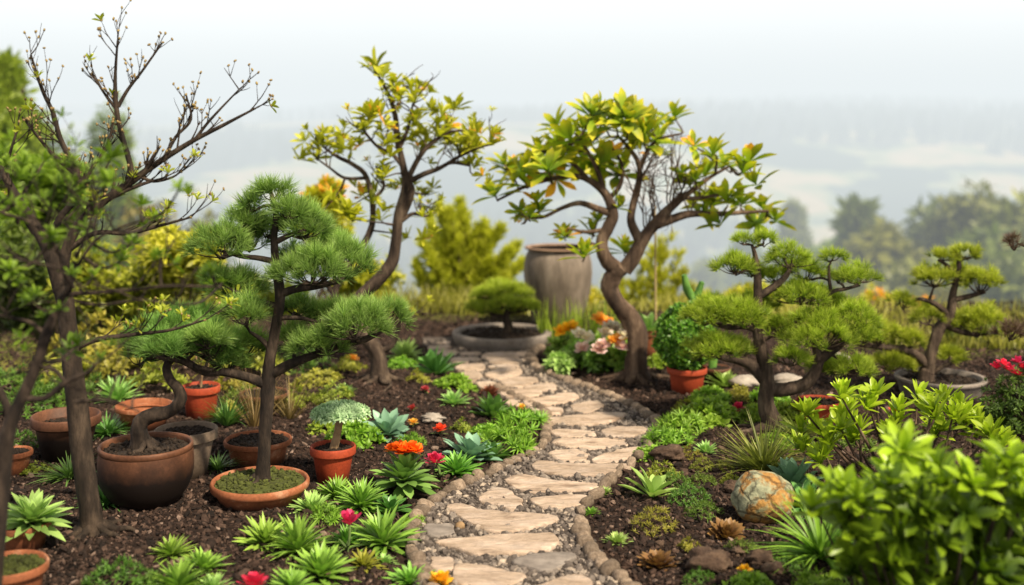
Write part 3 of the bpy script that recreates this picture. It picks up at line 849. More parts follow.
# tall jar
jY = 7.35
jr = 34.5 / F * jY; jx = (558 - 512) / F * jY; jz = float(garden_z(jx, jY))
jh = CAM_H - (245 - YH) / F * jY - jz
jc = np.array([jx, jY, jz - .01])
jar = thing('clay_jar', 'tall barrel shaped grey brown clay jar standing behind the flower bed', 'jar', jc)
mb = MB()
jp = [(0, 0)] + [(jr * q, jh * z) for q, z in ((.62, 0), (.66, .02), (.76, .15), (.88, .34), (.97, .54), (1.0, .68), (.985, .8), (.93, .9), (.86, .95), (.83, .965))]
lathe(mb, jp, jc, 56, wob=.004); mb.build('body', M['jar_clay'], jar)
mb = MB(); lathe(mb, [(jr * .83, jh * .964), (jr * .93, jh * .972), (jr * .97, jh * .985), (jr * .955, jh), (jr * .87, jh * 1.0), (jr * .83, jh * .993), (jr * .81, jh * .982)], jc, 56, wob=.004)
mb.build('rim', M['jar_lip'], jar)
mb = MB(); lathe(mb, [(jr * .809, jh * .984), (jr * .86, jh * .85), (jr * .9, jh * .6), (jr * .5, jh * .3), (.01, jh * .28)], jc, 56); mb.build('inner_wall', M['soil'], jar)

# large stone planter under the far right pine
tq = np.array([(940 - 512) / F * 5.5, 5.5, 0.0]); tr = .21
trough = thing('stone_planter', 'grey stone planter with pale rim behind the leafy shrubs on the right', 'planter', tq)
mb = MB(); hz = .11
lathe(mb, [(0, 0), (tr * .8, 0), (tr * .86, .02), (tr * .95, hz * .8), (tr, hz * .86), (tr * 1.01, hz * .95), (tr, hz), (tr * .9, hz), (tr * .88, hz * .7)], tq, 56, wob=.006)
mb.build('body', M['stone_grey'], trough)
soil_disc(trough, tq, tr * .89, hz * .8, M['soil'])


# ------------------------------------------------------------------ trees: skeletons
THIN = [1.0]


class Skel:
    def __init__(s): s.paths = []; s.mb = MB()

    def limb(s, pts, Y, n=8, lump=.06, per=5, wob=.0):
        """pts: (px, py, radius_px[, dY])"""
        P = np.array([at(p[0], p[1], Y + (p[3] if len(p) > 3 else 0)) for p in pts])
        rad = np.array([p[2] * THIN[0] / F * (Y + (p[3] if len(p) > 3 else 0)) for p in pts])
        C, r = smooth_path(P, rad, per)
        if wob: C[1:] += RNG.normal(0, wob, (len(C) - 1, 3)) * r[1:, None]
        tube(s.mb, C, r, n, lump=lump); s.paths.append((C, r)); return C, r

    def nearest(s, p, maxr=None):
        best = None
        for C, r in s.paths:
            d_ = np.linalg.norm(C - p, axis=1); i = d_.argmin()
            if best is None or d_[i] < best[0]: best = (d_[i], C[i], r[i])
        return best

    def roots(s, c, r, n=6, ln=.12):
        for k in range(n):
            a = k * 6.283 / n + RNG.normal(0, .3); L_ = ln * RNG.uniform(.6, 1.2)
            dd = np.array([math.cos(a), math.sin(a), 0])
            P = [c + dd * r * .35 + np.array([0, 0, r * .75])]
            P.append(c + dd * (r + L_ * .25) + np.array([0, 0, r * .2])); e = c + dd * (r + L_ * .6) + np.array([RNG.normal(0, .01), 0, 0]); e[2] = c[2] + .006; P.append(e)
            e2 = c + dd * (r + L_) + RNG.normal(0, .015, 3); e2[2] = c[2] - .02; P.append(e2)
            C, rr = smooth_path(P, [r * .42, r * .3, r * .17, r * .07], 5); tube(s.mb, C, rr, 6, lump=.15)


WIG = [.16]


def grow_twig(mb, p, d, L_, r, tips, depth=1, up=.25, n=5, kids=3, spread=.7):
    P = [p]; dd = d / np.linalg.norm(d)
    for k in range(n):
        dd = norm(dd + RNG.normal(0, WIG[0], 3) + np.array([0, 0, up * .3])); P.append(P[-1] + dd * L_ / n)
    P = np.array(P); rad = np.linspace(r, r * .45, n + 1)
    tube(mb, P, rad, 5 if r > .003 else 4, lump=0)
    tips.append((P[-1], dd))
    if depth > 0:
        for k in range(kids):
            i = RNG.integers(2, n)
            nd_ = norm(dd + RNG.normal(0, spread, 3) + np.array([0, 0, up]))
            grow_twig(mb, P[i], nd_, L_ * RNG.uniform(.4, .7), r * .62, tips, depth - 1, up, max(3, n - 1), kids - 1 if kids > 2 else kids, spread)


def pads(sk, mbn, plist, Y, Ln=.042, per=30, wd=.0016, dens=1.0, flat=.85, twigr=.0022, vs=1.3):
    """cloud-pruned needle pads; plist: (px, py, half width px, half height px[, dY])"""
    for q in plist:
        Yp = Y + (q[4] if len(q) > 4 else 0.0)
        c = at(q[0], q[1], Yp); a = q[2] * 1.06 / F * Yp; hh = q[3] * vs / F * Yp; b = a * flat
        a = max(a - Ln * .55, a * .35); b = max(b - Ln * .5, b * .35); hz_ = max(hh - Ln * .35, hh * .4)
        n = int(max(10, dens * math.pi * a * b / (.021 ** 2) * (.7 + .5 * min(1, hh / a))))
        rr = np.sqrt(RNG.random(n)); th = RNG.random(n) * 6.283
        edge = 1 + .16 * np.sin(th * 3 + RNG.random() * 6) + .1 * np.sin(th * 5 + RNG.random() * 6)
        x = np.cos(th) * rr * a * edge; y = np.sin(th) * rr * b * edge
        top = np.sqrt(np.clip(1 - rr ** 2, 0, 1))
        lump_ = .75 + .5 * vnoise((c[0] + x) * 22, (c[1] + y) * 22, 9)
        z = hz_ * (top * RNG.uniform(.25, 1.0, n) ** .6 * 1.35 * lump_ - .55)
        P = c + np.stack([x, y, z], 1)
        out = np.stack([x / a, y / b, np.full(n, .0)], 1)
        D = norm(out * (.35 + .75 * rr[:, None]) + np.array([0, 0, .85]) + RNG.normal(0, .22, (n, 3)))
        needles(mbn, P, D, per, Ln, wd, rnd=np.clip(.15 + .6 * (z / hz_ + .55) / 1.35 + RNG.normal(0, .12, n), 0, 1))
        # wood below the pad
        anchor = c + np.array([0, 0, -hz_ * .75])
        nb = sk.nearest(anchor)
        if nb[0] > .012:
            m_ = (nb[1] + anchor) / 2 + np.array([0, 0, .12 * nb[0]]) + RNG.normal(0, .05 * nb[0], 3)
            C, r_ = smooth_path([nb[1], m_, anchor], [min(nb[2] * .7, .008), .005, .0035], 5); tube(sk.mb, C, r_, 6, lump=.1)
        for i in RNG.choice(n, min(n, max(6, n // 4)), False):
            e = P[i] - D[i] * .01; m_ = anchor * .45 + e * .55; m_[2] = anchor[2] + (e[2] - anchor[2]) * .3
            C, r_ = smooth_path([anchor + RNG.normal(0, .004, 3), m_, e], [twigr * 1.3, twigr, twigr * .6], 3); tube(sk.mb, C, r_, 4, cap=False)


def finish_tree(root, sk, wood, foliage=(), wood_name='trunk'):
    sk.mb.build(wood_name, wood, root)
    for nm, mb, mt in foliage:
        o = mb.build(nm, mt, root)
        if nm == 'buds': o['kind'] = 'stuff'


# --- large pine bonsai in the shallow pot
Y = PI_['Y']; base = np.array([PI_['x'] + .0, Y, PI_['zs']])
t = thing('pine_bonsai', 'large green pine bonsai with layered needle pads growing from the shallow pot', 'bonsai tree', base)
THIN[0] = .84; sk = Skel(); bpy_ = YH + (CAM_H - base[2]) / F ** -1 / Y
by = YH + (CAM_H - base[2]) * F / Y
sk.limb([(261, by + 3, 13), (262, by - 6, 9.5), (264, by - 25, 8), (266, 420, 7.5), (268, 385, 8), (270, 360, 7), (276, 325, 6.5), (280, 295, 6), (276, 265, 5), (274, 240, 4.5), (276, 215, 3.5), (273, 200, 2.5), (270, 188, 1.5)], Y, 12, .08)
sk.limb([(268, 385, 6.5), (250, 378, 6), (225, 372, 5.5), (205, 372, 5), (185, 362, 4, -.05), (168, 358, 3, -.08)], Y)
sk.limb([(225, 372, 3), (205, 358, 2.5), (190, 352, 1.8)], Y)
sk.limb([(270, 375, 6), (290, 364, 5.5), (315, 355, 4.5), (340, 345, 4), (365, 340, 3.2), (392, 325, 2)], Y)
sk.limb([(278, 295, 5), (295, 289, 4.5), (318, 286, 4), (345, 278, 3), (365, 262, 1.8)], Y)
sk.limb([(276, 262, 4), (258, 258, 3.2), (240, 256, 2.8), (218, 250, 1.8)], Y)
sk.limb([(276, 242, 3.5), (292, 234, 3), (310, 230, 2)], Y)
sk.limb([(278, 306, 4), (262, 302, 3), (246, 296, 2.5), (232, 290, 1.6)], Y, lump=.1)
sk.limb([(274, 352, 4), (262, 340, 3), (250, 332, 2)], Y)
sk.limb([(280, 318, 3), (300, 318, 2.5), (318, 322, 1.8)], Y)
sk.roots(base + np.array([0, 0, .0]), .03, 7, .04)
nb = MB()
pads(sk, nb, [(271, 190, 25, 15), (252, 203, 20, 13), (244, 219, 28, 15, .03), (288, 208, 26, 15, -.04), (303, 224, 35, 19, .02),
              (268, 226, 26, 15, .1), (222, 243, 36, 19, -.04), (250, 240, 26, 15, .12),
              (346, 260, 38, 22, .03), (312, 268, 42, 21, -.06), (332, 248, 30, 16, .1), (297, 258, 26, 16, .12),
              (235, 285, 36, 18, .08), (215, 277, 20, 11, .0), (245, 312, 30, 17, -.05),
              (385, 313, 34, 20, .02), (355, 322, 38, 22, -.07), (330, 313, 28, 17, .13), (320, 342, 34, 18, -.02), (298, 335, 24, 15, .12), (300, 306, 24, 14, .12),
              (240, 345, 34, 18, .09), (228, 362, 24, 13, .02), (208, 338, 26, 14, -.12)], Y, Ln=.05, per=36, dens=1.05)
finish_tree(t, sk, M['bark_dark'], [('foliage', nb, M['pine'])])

THIN[0] = 1.0

# --- cascade bonsai in the bowl pot
Y = PA['Y']; base = np.array([PA['x'], Y, PA['zs']]); by = YH + (CAM_H - base[2]) * F / Y
t = thing('pine_bonsai', 'twisted bonsai with S bent trunk and dense needle cushion growing in the big bowl pot', 'bonsai tree', base)
sk = Skel()
sk.limb([(141, by + 3, 12), (140, by - 7, 10), (139, 429, 9), (143, 420, 8), (152, 415.5, 7), (165, 413, 6.4), (175, 407, 6.2), (181, 398, 5.8), (178, 389, 5.2), (171, 381, 4.8), (167, 372, 4.4), (168, 363, 3.8), (175, 356, 3.2)], Y, 12, .09)
sk.limb([(173, 357, 3), (184, 360, 3), (197, 367, 2.8), (212, 370, 2.4)], Y)
sk.limb([(172, 362, 3), (160, 357, 2.5), (148, 358, 1.6)], Y)
sk.roots(base, .036, 7, .03)
nb = MB()
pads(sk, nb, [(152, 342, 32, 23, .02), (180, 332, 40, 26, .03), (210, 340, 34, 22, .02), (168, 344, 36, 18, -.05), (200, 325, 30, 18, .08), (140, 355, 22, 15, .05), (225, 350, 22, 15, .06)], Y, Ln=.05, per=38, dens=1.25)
finish_tree(t, sk, M['bark_dark'], [('foliage', nb, M['pine'])])

# --- right pine, planted in the bed
base = G(772, 430); Y = base[1]
t = thing('cloud_pine', 'cloud pruned pine with forked trunk and light green pads planted in the right bed', 'pine tree', base)
sk = Skel()
sk.limb([(773, 432, 13), (771, 420, 9.5), (766, 403, 8.5), (767, 386, 8), (765, 366, 6.5), (760, 345, 6), (757, 325, 5), (758, 300, 4.5), (757, 272, 3.5), (755, 255, 2.5), (752, 245, 1.6)], Y, 12, .08)
sk.limb([(766, 382, 6.5), (752, 366, 6), (738, 360, 5), (722, 357, 3.5), (708, 352, 2.2)], Y)
sk.limb([(767, 390, 7), (788, 389, 7), (806, 383, 6.5), (818, 366, 5.5), (817, 350, 4.5), (812, 335, 3)], Y)
sk.limb([(817, 362, 5), (836, 347, 4.5), (852, 334, 3.5), (866, 322, 2)], Y)
sk.limb([(757, 330, 4), (745, 326, 3.5), (728, 327, 3), (708, 322, 2)], Y)
sk.limb([(759, 296, 4), (775, 286, 3.5), (786, 276, 3), (793, 264, 2)], Y)
sk.limb([(760, 340, 3.5), (780, 330, 3), (800, 322, 2.5), (820, 305, 2.2), (832, 292, 2), (845, 289, 1.8), (860, 285, 1.4)], Y, 6)
sk.limb([(831, 292, 1.8), (829, 278, 1.6), (829, 266, 1.2)], Y)
sk.roots(base, .04, 8, .17)
nb = MB()
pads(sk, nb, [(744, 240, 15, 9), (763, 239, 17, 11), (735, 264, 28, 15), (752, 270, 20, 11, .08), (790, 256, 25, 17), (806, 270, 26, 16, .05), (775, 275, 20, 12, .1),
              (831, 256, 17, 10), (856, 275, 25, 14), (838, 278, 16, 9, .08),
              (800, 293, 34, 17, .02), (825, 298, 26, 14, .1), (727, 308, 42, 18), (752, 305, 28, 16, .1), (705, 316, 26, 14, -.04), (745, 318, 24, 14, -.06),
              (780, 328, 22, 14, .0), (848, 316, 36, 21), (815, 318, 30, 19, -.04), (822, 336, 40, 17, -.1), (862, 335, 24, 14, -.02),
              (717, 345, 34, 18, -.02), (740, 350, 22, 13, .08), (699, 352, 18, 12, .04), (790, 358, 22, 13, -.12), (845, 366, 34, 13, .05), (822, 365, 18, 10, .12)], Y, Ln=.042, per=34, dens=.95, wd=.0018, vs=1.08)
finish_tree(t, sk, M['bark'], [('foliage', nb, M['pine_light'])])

# --- far right pine in the stone planter
Y = tq[1]; base = np.array([(926 - 512) / F * Y, Y, hz * .8]); by = YH + (CAM_H - base[2]) * F / Y
t = thing('cloud_pine', 'small cloud pruned pine leaning right, growing in the stone planter at the right', 'pine tree', base)
sk = Skel()
sk.limb([(926, by + 2, 9), (927, by - 8, 7.5), (929, 368, 6.5), (933, 345, 6), (940, 328, 5.5), (950, 314, 5), (952, 298, 4), (956, 282, 3.2), (959, 266, 2.4), (957, 258, 1.5)], Y, 10, .1)
sk.limb([(930, 368, 5), (916, 355, 4.5), (900, 349, 4), (882, 347, 3), (860, 345, 2)], Y)
sk.limb([(950, 316, 3.2), (935, 304, 2.6), (920, 299, 2), (908, 302, 1.4)], Y)
sk.limb([(953, 300, 3), (970, 296, 2.6), (985, 292, 1.8)], Y)
sk.limb([(944, 325, 3.2), (962, 332, 2.8), (978, 336, 2)], Y)
sk.limb([(957, 275, 2.4), (945, 264, 1.8), (938, 260, 1.2)], Y)
sk.limb([(928, 375, 3), (940, 368, 2.4), (950, 363, 1.4)], Y)
nb = MB()
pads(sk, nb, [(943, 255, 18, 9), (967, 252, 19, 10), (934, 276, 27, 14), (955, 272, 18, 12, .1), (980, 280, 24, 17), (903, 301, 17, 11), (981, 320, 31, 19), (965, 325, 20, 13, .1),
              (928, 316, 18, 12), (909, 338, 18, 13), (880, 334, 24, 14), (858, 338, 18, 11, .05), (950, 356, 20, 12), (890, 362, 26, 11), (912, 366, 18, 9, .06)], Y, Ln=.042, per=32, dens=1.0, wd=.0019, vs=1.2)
finish_tree(t, sk, M['bark'], [('foliage', nb, M['pine_light'])])

# --- little spreading pine in the round planter
base = np.array([tc[0] + (507 - 502) / F * trayY, trayY, .06]); Y = trayY; by = YH + (CAM_H - base[2]) * F / Y
t = thing('pine_bonsai', 'little spreading bonsai with flat layers in the round stone planter', 'bonsai tree', base)
sk = Skel()
sk.limb([(507, by + 1, 6), (508, by - 8, 4.5), (506, 318, 4), (508, 306, 3), (505, 296, 2)], Y, 8, .1)
sk.limb([(506, 318, 2.6), (494, 314, 2), (484, 311, 1.2)], Y)
sk.limb([(508, 312, 2.6), (520, 311, 2), (530, 309, 1.2)], Y)
nb = MB()
pads(sk, nb, [(503, 287, 22, 7), (518, 293, 18, 7), (488, 294, 20, 7, -.05), (484, 307, 20, 8), (506, 303, 22, 8, -.1), (525, 305, 18, 8)], Y, Ln=.045, per=24, dens=1.2, wd=.002, flat=1.0)
finish_tree(t, sk, M['bark_dark'], [('foliage', nb, M['pine_light'])])


# --- twisted broad leaved tree on the right of the path
base = G(636, 380); Y = base[1]
t = thing('garden_tree', 'twisted tree with bent smooth trunk and big yellow green leaves beside the path', 'tree', base)
sk = Skel(); THIN[0] = .86
sk.limb([(637, 383, 17), (636, 372, 14), (637, 352, 12.5), (637, 334, 12), (629, 317, 11.5), (617, 303, 10.5), (610, 288, 10), (613, 276, 10), (621, 268, 11)], Y, 14, .1, per=6)
sk.limb([(620, 272, 10), (609, 263, 9), (603, 252, 8), (602, 240, 7.5), (608, 228, 7), (613, 216, 6.5), (610, 203, 6), (604, 192, 5), (592, 182, 4), (576, 176, 3.4), (550, 179, 2.8), (524, 187, 2.2), (498, 200, 1.4)], Y, 10, .06)
sk.limb([(612, 214, 5), (598, 209, 4), (580, 203, 3.4), (562, 208, 2.6), (543, 217, 2), (524, 217, 1.2)], Y)
sk.limb([(624, 270, 9), (633, 258, 8.5), (640, 245, 8), (648, 232, 7), (658, 221, 6.5), (670, 208, 5), (682, 198, 4), (697, 187, 3), (712, 176, 2), (730, 166, 1.4)], Y, 10, .06)
sk.limb([(655, 225, 6), (672, 219, 5), (690, 214, 4.5), (712, 214, 3.5), (735, 213, 2.6), (768, 211, 1.4)], Y)
sk.limb([(641, 243, 6), (635, 232, 5.5), (631, 220, 5), (633, 205, 4.5), (637, 190, 4), (640, 175, 3.5), (637, 160, 3), (628, 147, 2.4), (618, 136, 1.6)], Y, 9)
sk.limb([(639, 172, 2.8), (648, 150, 2.4), (660, 139, 2), (680, 134, 1.2)], Y)
sk.limb([(604, 192, 3.5), (598, 172, 3), (590, 155, 2.4), (580, 140, 1.6)], Y)
sk.limb([(590, 181, 2.8), (572, 163, 2.4), (556, 155, 1.8), (540, 150, 1.2)], Y)
sk.limb([(608, 200, 3, .05), (620, 185, 2.6, .05), (622, 165, 2, .05), (612, 148, 1.5, .05)], Y)
sk.limb([(600, 248, 3), (588, 243, 2), (576, 246, 1.3)], Y)
sk.limb([(682, 198, 2.6), (700, 198, 2.2), (720, 195, 1.6), (738, 196, 1.2)], Y)
sk.limb([(603, 230, 2.6), (585, 232, 2), (568, 228, 1.2)], Y)
sk.roots(base, .055, 8, .16)
tips = []
for (px, py) in [(640, 190), (655, 224), (662, 216), (670, 208), (648, 234), (690, 214), (636, 205), (675, 205)]:
    p = sk.nearest(at(px, py, Y))[1]
    for k in range(3):
        grow_twig(sk.mb, p, np.array([RNG.uniform(-.5, .7), RNG.uniform(-.6, .6), 1.0]), RNG.uniform(.16, .34), .0045, tips, 2, .25, 6, 3, .6)
Z7 = lambda x, y: (460 + x / 2.438, 60 + y / 2.438)
cl = [(85, 312, 1), (130, 268, 1.1), (108, 240, .8), (160, 285, 1), (190, 205, .9), (215, 250, 1.1), (180, 255, 1), (235, 150, 1), (270, 178, 1.1), (300, 200, 1.2), (262, 215, 1), (320, 118, 1), (350, 140, 1),
      (380, 140, 1.2), (410, 135, 1.1), (430, 165, 1.1), (465, 145, 1), (480, 185, 1), (522, 125, 1), (450, 190, 1), (335, 170, 1), (385, 262, 1.25), (345, 235, 1.1), (150, 372, .6), (195, 352, .7), (172, 365, .6),
      (615, 215, 1), (600, 262, 1), (640, 245, 1), (705, 230, 1), (690, 258, 1), (575, 275, .8), (610, 340, 1), (650, 325, 1.05), (685, 335, .9), (738, 345, .9), (255, 412, .7), (322, 408, .8), (300, 462, .8), (400, 450, .9), (385, 345, .6), (560, 290, .7), (300, 150, .9), (240, 195, 1)]
B = []; D = []; S = []
for x, y, s_ in cl:
    px, py = Z7(x, y)
    p = at(px, py + 6, Y + RNG.uniform(-.32, .32)); nb_ = sk.nearest(p)
    e = norm(p - nb_[1]); dd = norm(np.array([e[0] * .5, e[2] * 0 + RNG.normal(0, .25), .8]))
    if nb_[0] > .01:
        C, r_ = smooth_path([nb_[1], (nb_[1] + p) / 2 + np.array([0, 0, -.02]) + RNG.normal(0, .1 * nb_[0], 3), p], [min(nb_[2], .008), .005, .0035], 5); tube(sk.mb, C, r_, 6)
    B.append(p); D.append(dd); S.append(s_)
    for k in range(int(RNG.random() < .75)):
        q = p + RNG.normal(0, .07, 3) * s_; tube(sk.mb, *smooth_path([p - dd * .03, q], [.004, .003], 3), 5)
        B.append(q); D.append(norm(dd + RNG.normal(0, .5, 3))); S.append(s_ * RNG.uniform(.65, .95))
S = np.array(S)
lf = MB(); whorls(lf, B, D, 11, .155 * S, .052 * S, 12, 84, 'obovate', .12, .35, .3, seg=5)
finish_tree(t, sk, M['bark_warm'], [('foliage', lf, M['azalea'])])

THIN[0] = 1.0

# --- slender yellow leaved tree left of the path
base = G(380, 380); Y = base[1]
t = thing('garden_tree', 'slender curving tree with airy yellow leaves standing behind the large pine bonsai', 'tree', base)
sk = Skel(); THIN[0] = .86
sk.limb([(380, 383, 15), (379, 374, 11), (378, 355, 9.5), (370, 341, 9), (358, 328, 8.5), (350, 312, 8.5), (362, 295, 8), (380, 278, 7.5), (392, 262, 7), (396, 240, 6.5), (399, 215, 6), (406, 188, 5.5), (403, 165, 4), (398, 140, 3.5), (395, 115, 3), (388, 93, 2.2), (376, 72, 1.3)], Y, 12, .07)
sk.limb([(398, 222, 5), (407, 205, 4.5), (412, 190, 4), (409, 178, 3.6), (422, 153, 3), (436, 140, 2.4), (450, 132, 1.8), (468, 130, 1.2)], Y)
sk.limb([(408, 182, 3.6), (424, 174, 3), (440, 168, 2.6), (460, 156, 2), (478, 148, 1.6), (492, 144, 1)], Y)
sk.limb([(438, 168, 2), (452, 163, 1.6), (470, 166, 1)], Y)
sk.limb([(404, 168, 2.8), (392, 154, 2.4), (377, 146, 2), (364, 130, 1.5), (360, 116, 1)], Y)
sk.limb([(352, 314, 6), (342, 306, 5, .05), (334, 294, 4.5, .1), (345, 270, 4.2, .1), (366, 240, 4, .1), (373, 215, 3.6, .1), (367, 178, 3, .1), (352, 164, 2.5, .1), (338, 157, 2.2, .1), (325, 148, 1.6, .1), (315, 138, 1, .1)], Y, 9)
sk.limb([(367, 178, 2.2, .1), (345, 178, 1.8, .1), (330, 168, 1.4, .1), (316, 158, 1, .1)], Y)
sk.limb([(372, 200, 2.2, .1), (384, 186, 1.8, .1), (376, 166, 1.4, .1)], Y)
sk.limb([(334, 294, 3.6, .1), (326, 283, 3, .1), (318, 270, 2, .1), (312, 255, 1.2, .1)], Y)
sk.limb([(396, 225, 3), (412, 214, 2.2), (424, 216, 1.6), (432, 215, 1)], Y)
sk.limb([(380, 352, 4), (392, 345, 3), (398, 330, 2.4), (400, 318, 1.6)], Y)
sk.limb([(399, 150, 2.4), (408, 128, 2), (412, 108, 1.4), (416, 92, 1)], Y)
sk.roots(base, .045, 7, .12)
tips = []
for C, r_ in list(sk.paths[1:]) + [(sk.paths[0][0][45:], sk.paths[0][1][45:])]:
    for k in range(5):
        i = RNG.integers(len(C) // 3, len(C)); dd = np.array([RNG.normal(0, .6), RNG.normal(0, .6), .7])
        grow_twig(sk.mb, C[i], dd, RNG.uniform(.08, .18), .004, tips, 1, .2, 5, 2, .7)
Zc = lambda x, y: (260 + x / 2.92, 40 + y / 2.92)
cl = [(335, 80, 1.1), (390, 120, .8), (440, 120, .9), (445, 150, .9), (315, 205, 1), (355, 200, .8), (370, 285, .8), (480, 280, .9), (470, 210, .7), (500, 190, .8), (545, 240, 1.1), (520, 230, .9), (600, 270, .9), (620, 265, .8), (675, 290, .8), (610, 350, .7), (650, 380, .6), (480, 435, .7), (495, 500, .6),
      (355, 390, .7), (290, 290, .9), (235, 300, .8), (180, 278, .9), (165, 330, .9), (250, 480, 1), (180, 490, 1), (270, 510, 1), (350, 510, 1), (430, 560, .9), (295, 440, .8), (230, 445, .8), (590, 320, .8), (560, 290, .8), (440, 240, .8), (420, 280, .7), (410, 160, .7), (385, 415, .6), (300, 250, .8)]
B = []; D = []; S = []
for x, y, s_ in cl:
    px, py = Zc(x, y); p = at(px, py + 5, Y + RNG.uniform(-.3, .3)); nb_ = sk.nearest(p)
    C, r_ = smooth_path([nb_[1], (nb_[1] + p) / 2 + RNG.normal(0, .1 * nb_[0], 3), p], [min(nb_[2], .006), .004, .003], 5); tube(sk.mb, C, r_, 5)
    for k in range(3):
        B.append(p + RNG.normal(0, .045, 3) * (k > 0)); D.append(norm(np.array([RNG.normal(0, .45), RNG.normal(0, .45), .9]))); S.append(s_ * RNG.uniform(.8, 1.1))
for p, dd in tips:
    if RNG.random() < .4: B.append(p); D.append(norm(dd + np.array([0, 0, .4]))); S.append(RNG.uniform(.35, .6))
S = np.array(S); lf = MB(); whorls(lf, B, D, 9, .105 * S, .034 * S, 10, 75, 'obovate', .12, .35, .3)
finish_tree(t, sk, M['bark'], [('foliage', lf, M['azalea_yellow'])])

THIN[0] = 1.0

# --- slim tree with bare budding crown on the left
base = G(93, 533); Y = base[1]
t = thing('bare_tree', 'slim tree with bare budding twigs spreading against the sky at the left', 'tree', base)
sk = Skel()
sk.limb([(93, 535, 15), (91, 522, 11.5), (88, 495, 11), (82, 450, 10.5), (77, 405, 10), (72, 360, 9.5), (68, 325, 9), (64, 298, 8), (56, 268, 8), (44, 242, 6.5), (28, 215, 5), (12, 190, 4), (0, 168, 3), (-8, 150, 2)], Y, 12, .08)
THIN[0] = .88; WIG[0] = .07
Z1 = lambda pts: [(x / 2.016, 20 + y / 2.016, r) for x, y, r in pts]
sk.limb(Z1([(125, 520, 7), (135, 460, 6), (165, 405, 5.5), (210, 365, 5), (265, 325, 4.5), (330, 280, 3.6), (395, 240, 3), (450, 212, 2.2), (515, 178, 1.2)]), Y)
sk.limb(Z1([(115, 500, 5), (100, 450, 4.5), (120, 400, 4), (160, 350, 3.8), (150, 300, 3.4), (122, 240, 3), (108, 190, 2.5), (85, 140, 2), (62, 70, 1.2)]), Y)
sk.limb(Z1([(265, 320, 3.6), (262, 290, 3.2), (245, 230, 3), (235, 180, 2.8), (232, 120, 2), (237, 42, 1.1)]), Y)
sk.limb(Z1([(238, 175, 2.4), (258, 140, 2), (285, 105, 1.6), (328, 45, 1)]), Y)
sk.limb(Z1([(235, 180, 2), (212, 150, 1.6), (185, 108, 1)]), Y)
sk.limb(Z1([(152, 310, 2.6), (110, 275, 2.2), (80, 240, 1.8), (45, 195, 1)]), Y)
sk.limb(Z1([(160, 345, 2.6), (185, 300, 2.2), (215, 255, 1.8), (230, 200, 1)]), Y)
sk.limb(Z1([(330, 280, 2.4), (355, 235, 2), (385, 200, 1.6), (375, 150, 1)]), Y)
sk.limb(Z1([(395, 238, 2), (425, 200, 1.6), (482, 140, .9)]), Y)
sk.limb(Z1([(280, 315, 2.2), (310, 325, 1.8), (345, 318, 1.4), (366, 305, .8)]), Y)
sk.limb(Z1([(212, 362, 3), (250, 345, 2.4), (290, 330, 2), (330, 318, 1)]), Y)
sk.limb(Z1([(130, 470, 3.4), (190, 430, 2.8), (260, 430, 2.4), (320, 415, 2), (385, 398, 1)]), Y)
sk.limb(Z1([(70, 430, 3.4), (35, 370, 2.6), (15, 300, 2), (35, 220, 1.2)]), Y)
sk.limb([(72, 350, 4), (95, 340, 3), (130, 335, 2.4), (170, 330, 1.8), (205, 320, 1)], Y)
tips = []
for C, r_ in sk.paths[1:]:
    for k in range(max(4, len(C) // 2)):
        i = RNG.integers(len(C) // 4, len(C)); tdir = C[min(i + 1, len(C) - 1)] - C[max(i - 1, 0)]; tdir = tdir / max(np.linalg.norm(tdir), 1e-6)
        dd = tdir + np.array([RNG.normal(0, .55), RNG.normal(0, .55), .55])
        grow_twig(sk.mb, C[i], dd * np.array([1, 1, .75]), RNG.uniform(.05, .115), max(.0024, r_[i] * .4), tips, 1, .2, 5, 2, .45)
    tips.append((C[-1], norm(C[-1] - C[-3])))
sk.roots(base, .04, 8, .09)
THIN[0] = 1.0; WIG[0] = .16
bd = MB()
tp = np.array([a for a, b in tips]); td = np.array([b for a, b in tips]); m_ = RNG.random(len(tp)) < .75
lumps(bd, tp[m_], np.full(m_.sum(), .004), np.full(m_.sum(), .004), np.full(m_.sum(), .0065), ICO0, .2)
lf = MB()
low = ((tp[:, 2] < 1.1) & (RNG.random(len(tp)) < .5)) | (RNG.random(len(tp)) < .03)
whorls(lf, tp[low], norm(td[low] + np.array([0, 0, .5])), 7, .035, .012, 10, 70, 'obovate', .1, .3)
finish_tree(t, sk, M['bark_grey'], [('buds', bd, M['bud']), ('foliage', lf, M['yellowgreen'])])

# --- dark tree in the left foreground, nearest the lens
Y = 2.75; base = np.array([at(-14, 600, Y)[0], Y, 0.0])
base[2] = float(garden_z(base[0], Y))
t = thing('dark_tree', 'dark out of focus tree leaning in at the left edge with fresh green leaf tufts', 'tree', base)
sk = Skel(); THIN[0] = .62
gy = YH + (CAM_H - base[2]) * F / Y
sk.limb([(-14, gy + 4, 22), (-12, gy - 30, 18), (-6, 560, 16), (0, 500, 14), (4, 455, 13), (12, 420, 11), (28, 385, 10), (40, 355, 9), (50, 325, 8), (62, 300, 7.5), (70, 285, 6), (74, 262, 4)], Y, 10)
sk.limb([(12, 420, 7), (2, 395, 6), (-14, 370, 5), (-40, 340, 4)], Y)
sk.limb([(22, 398, 6), (45, 398, 5), (66, 382, 4.5), (88, 372, 3.5), (100, 360, 2)], Y)
sk.limb([(56, 312, 5), (66, 296, 5), (90, 293, 4), (130, 290, 3.5), (170, 286, 2.6), (222, 287, 1.4)], Y)
sk.limb([(68, 285, 4.5), (62, 258, 4), (48, 238, 3.6), (30, 222, 3), (6, 214, 2.4), (-20, 205, 2)], Y)
sk.limb([(70, 283, 4), (80, 262, 3.4), (96, 240, 3), (120, 228, 2.2), (150, 218, 1.4)], Y)
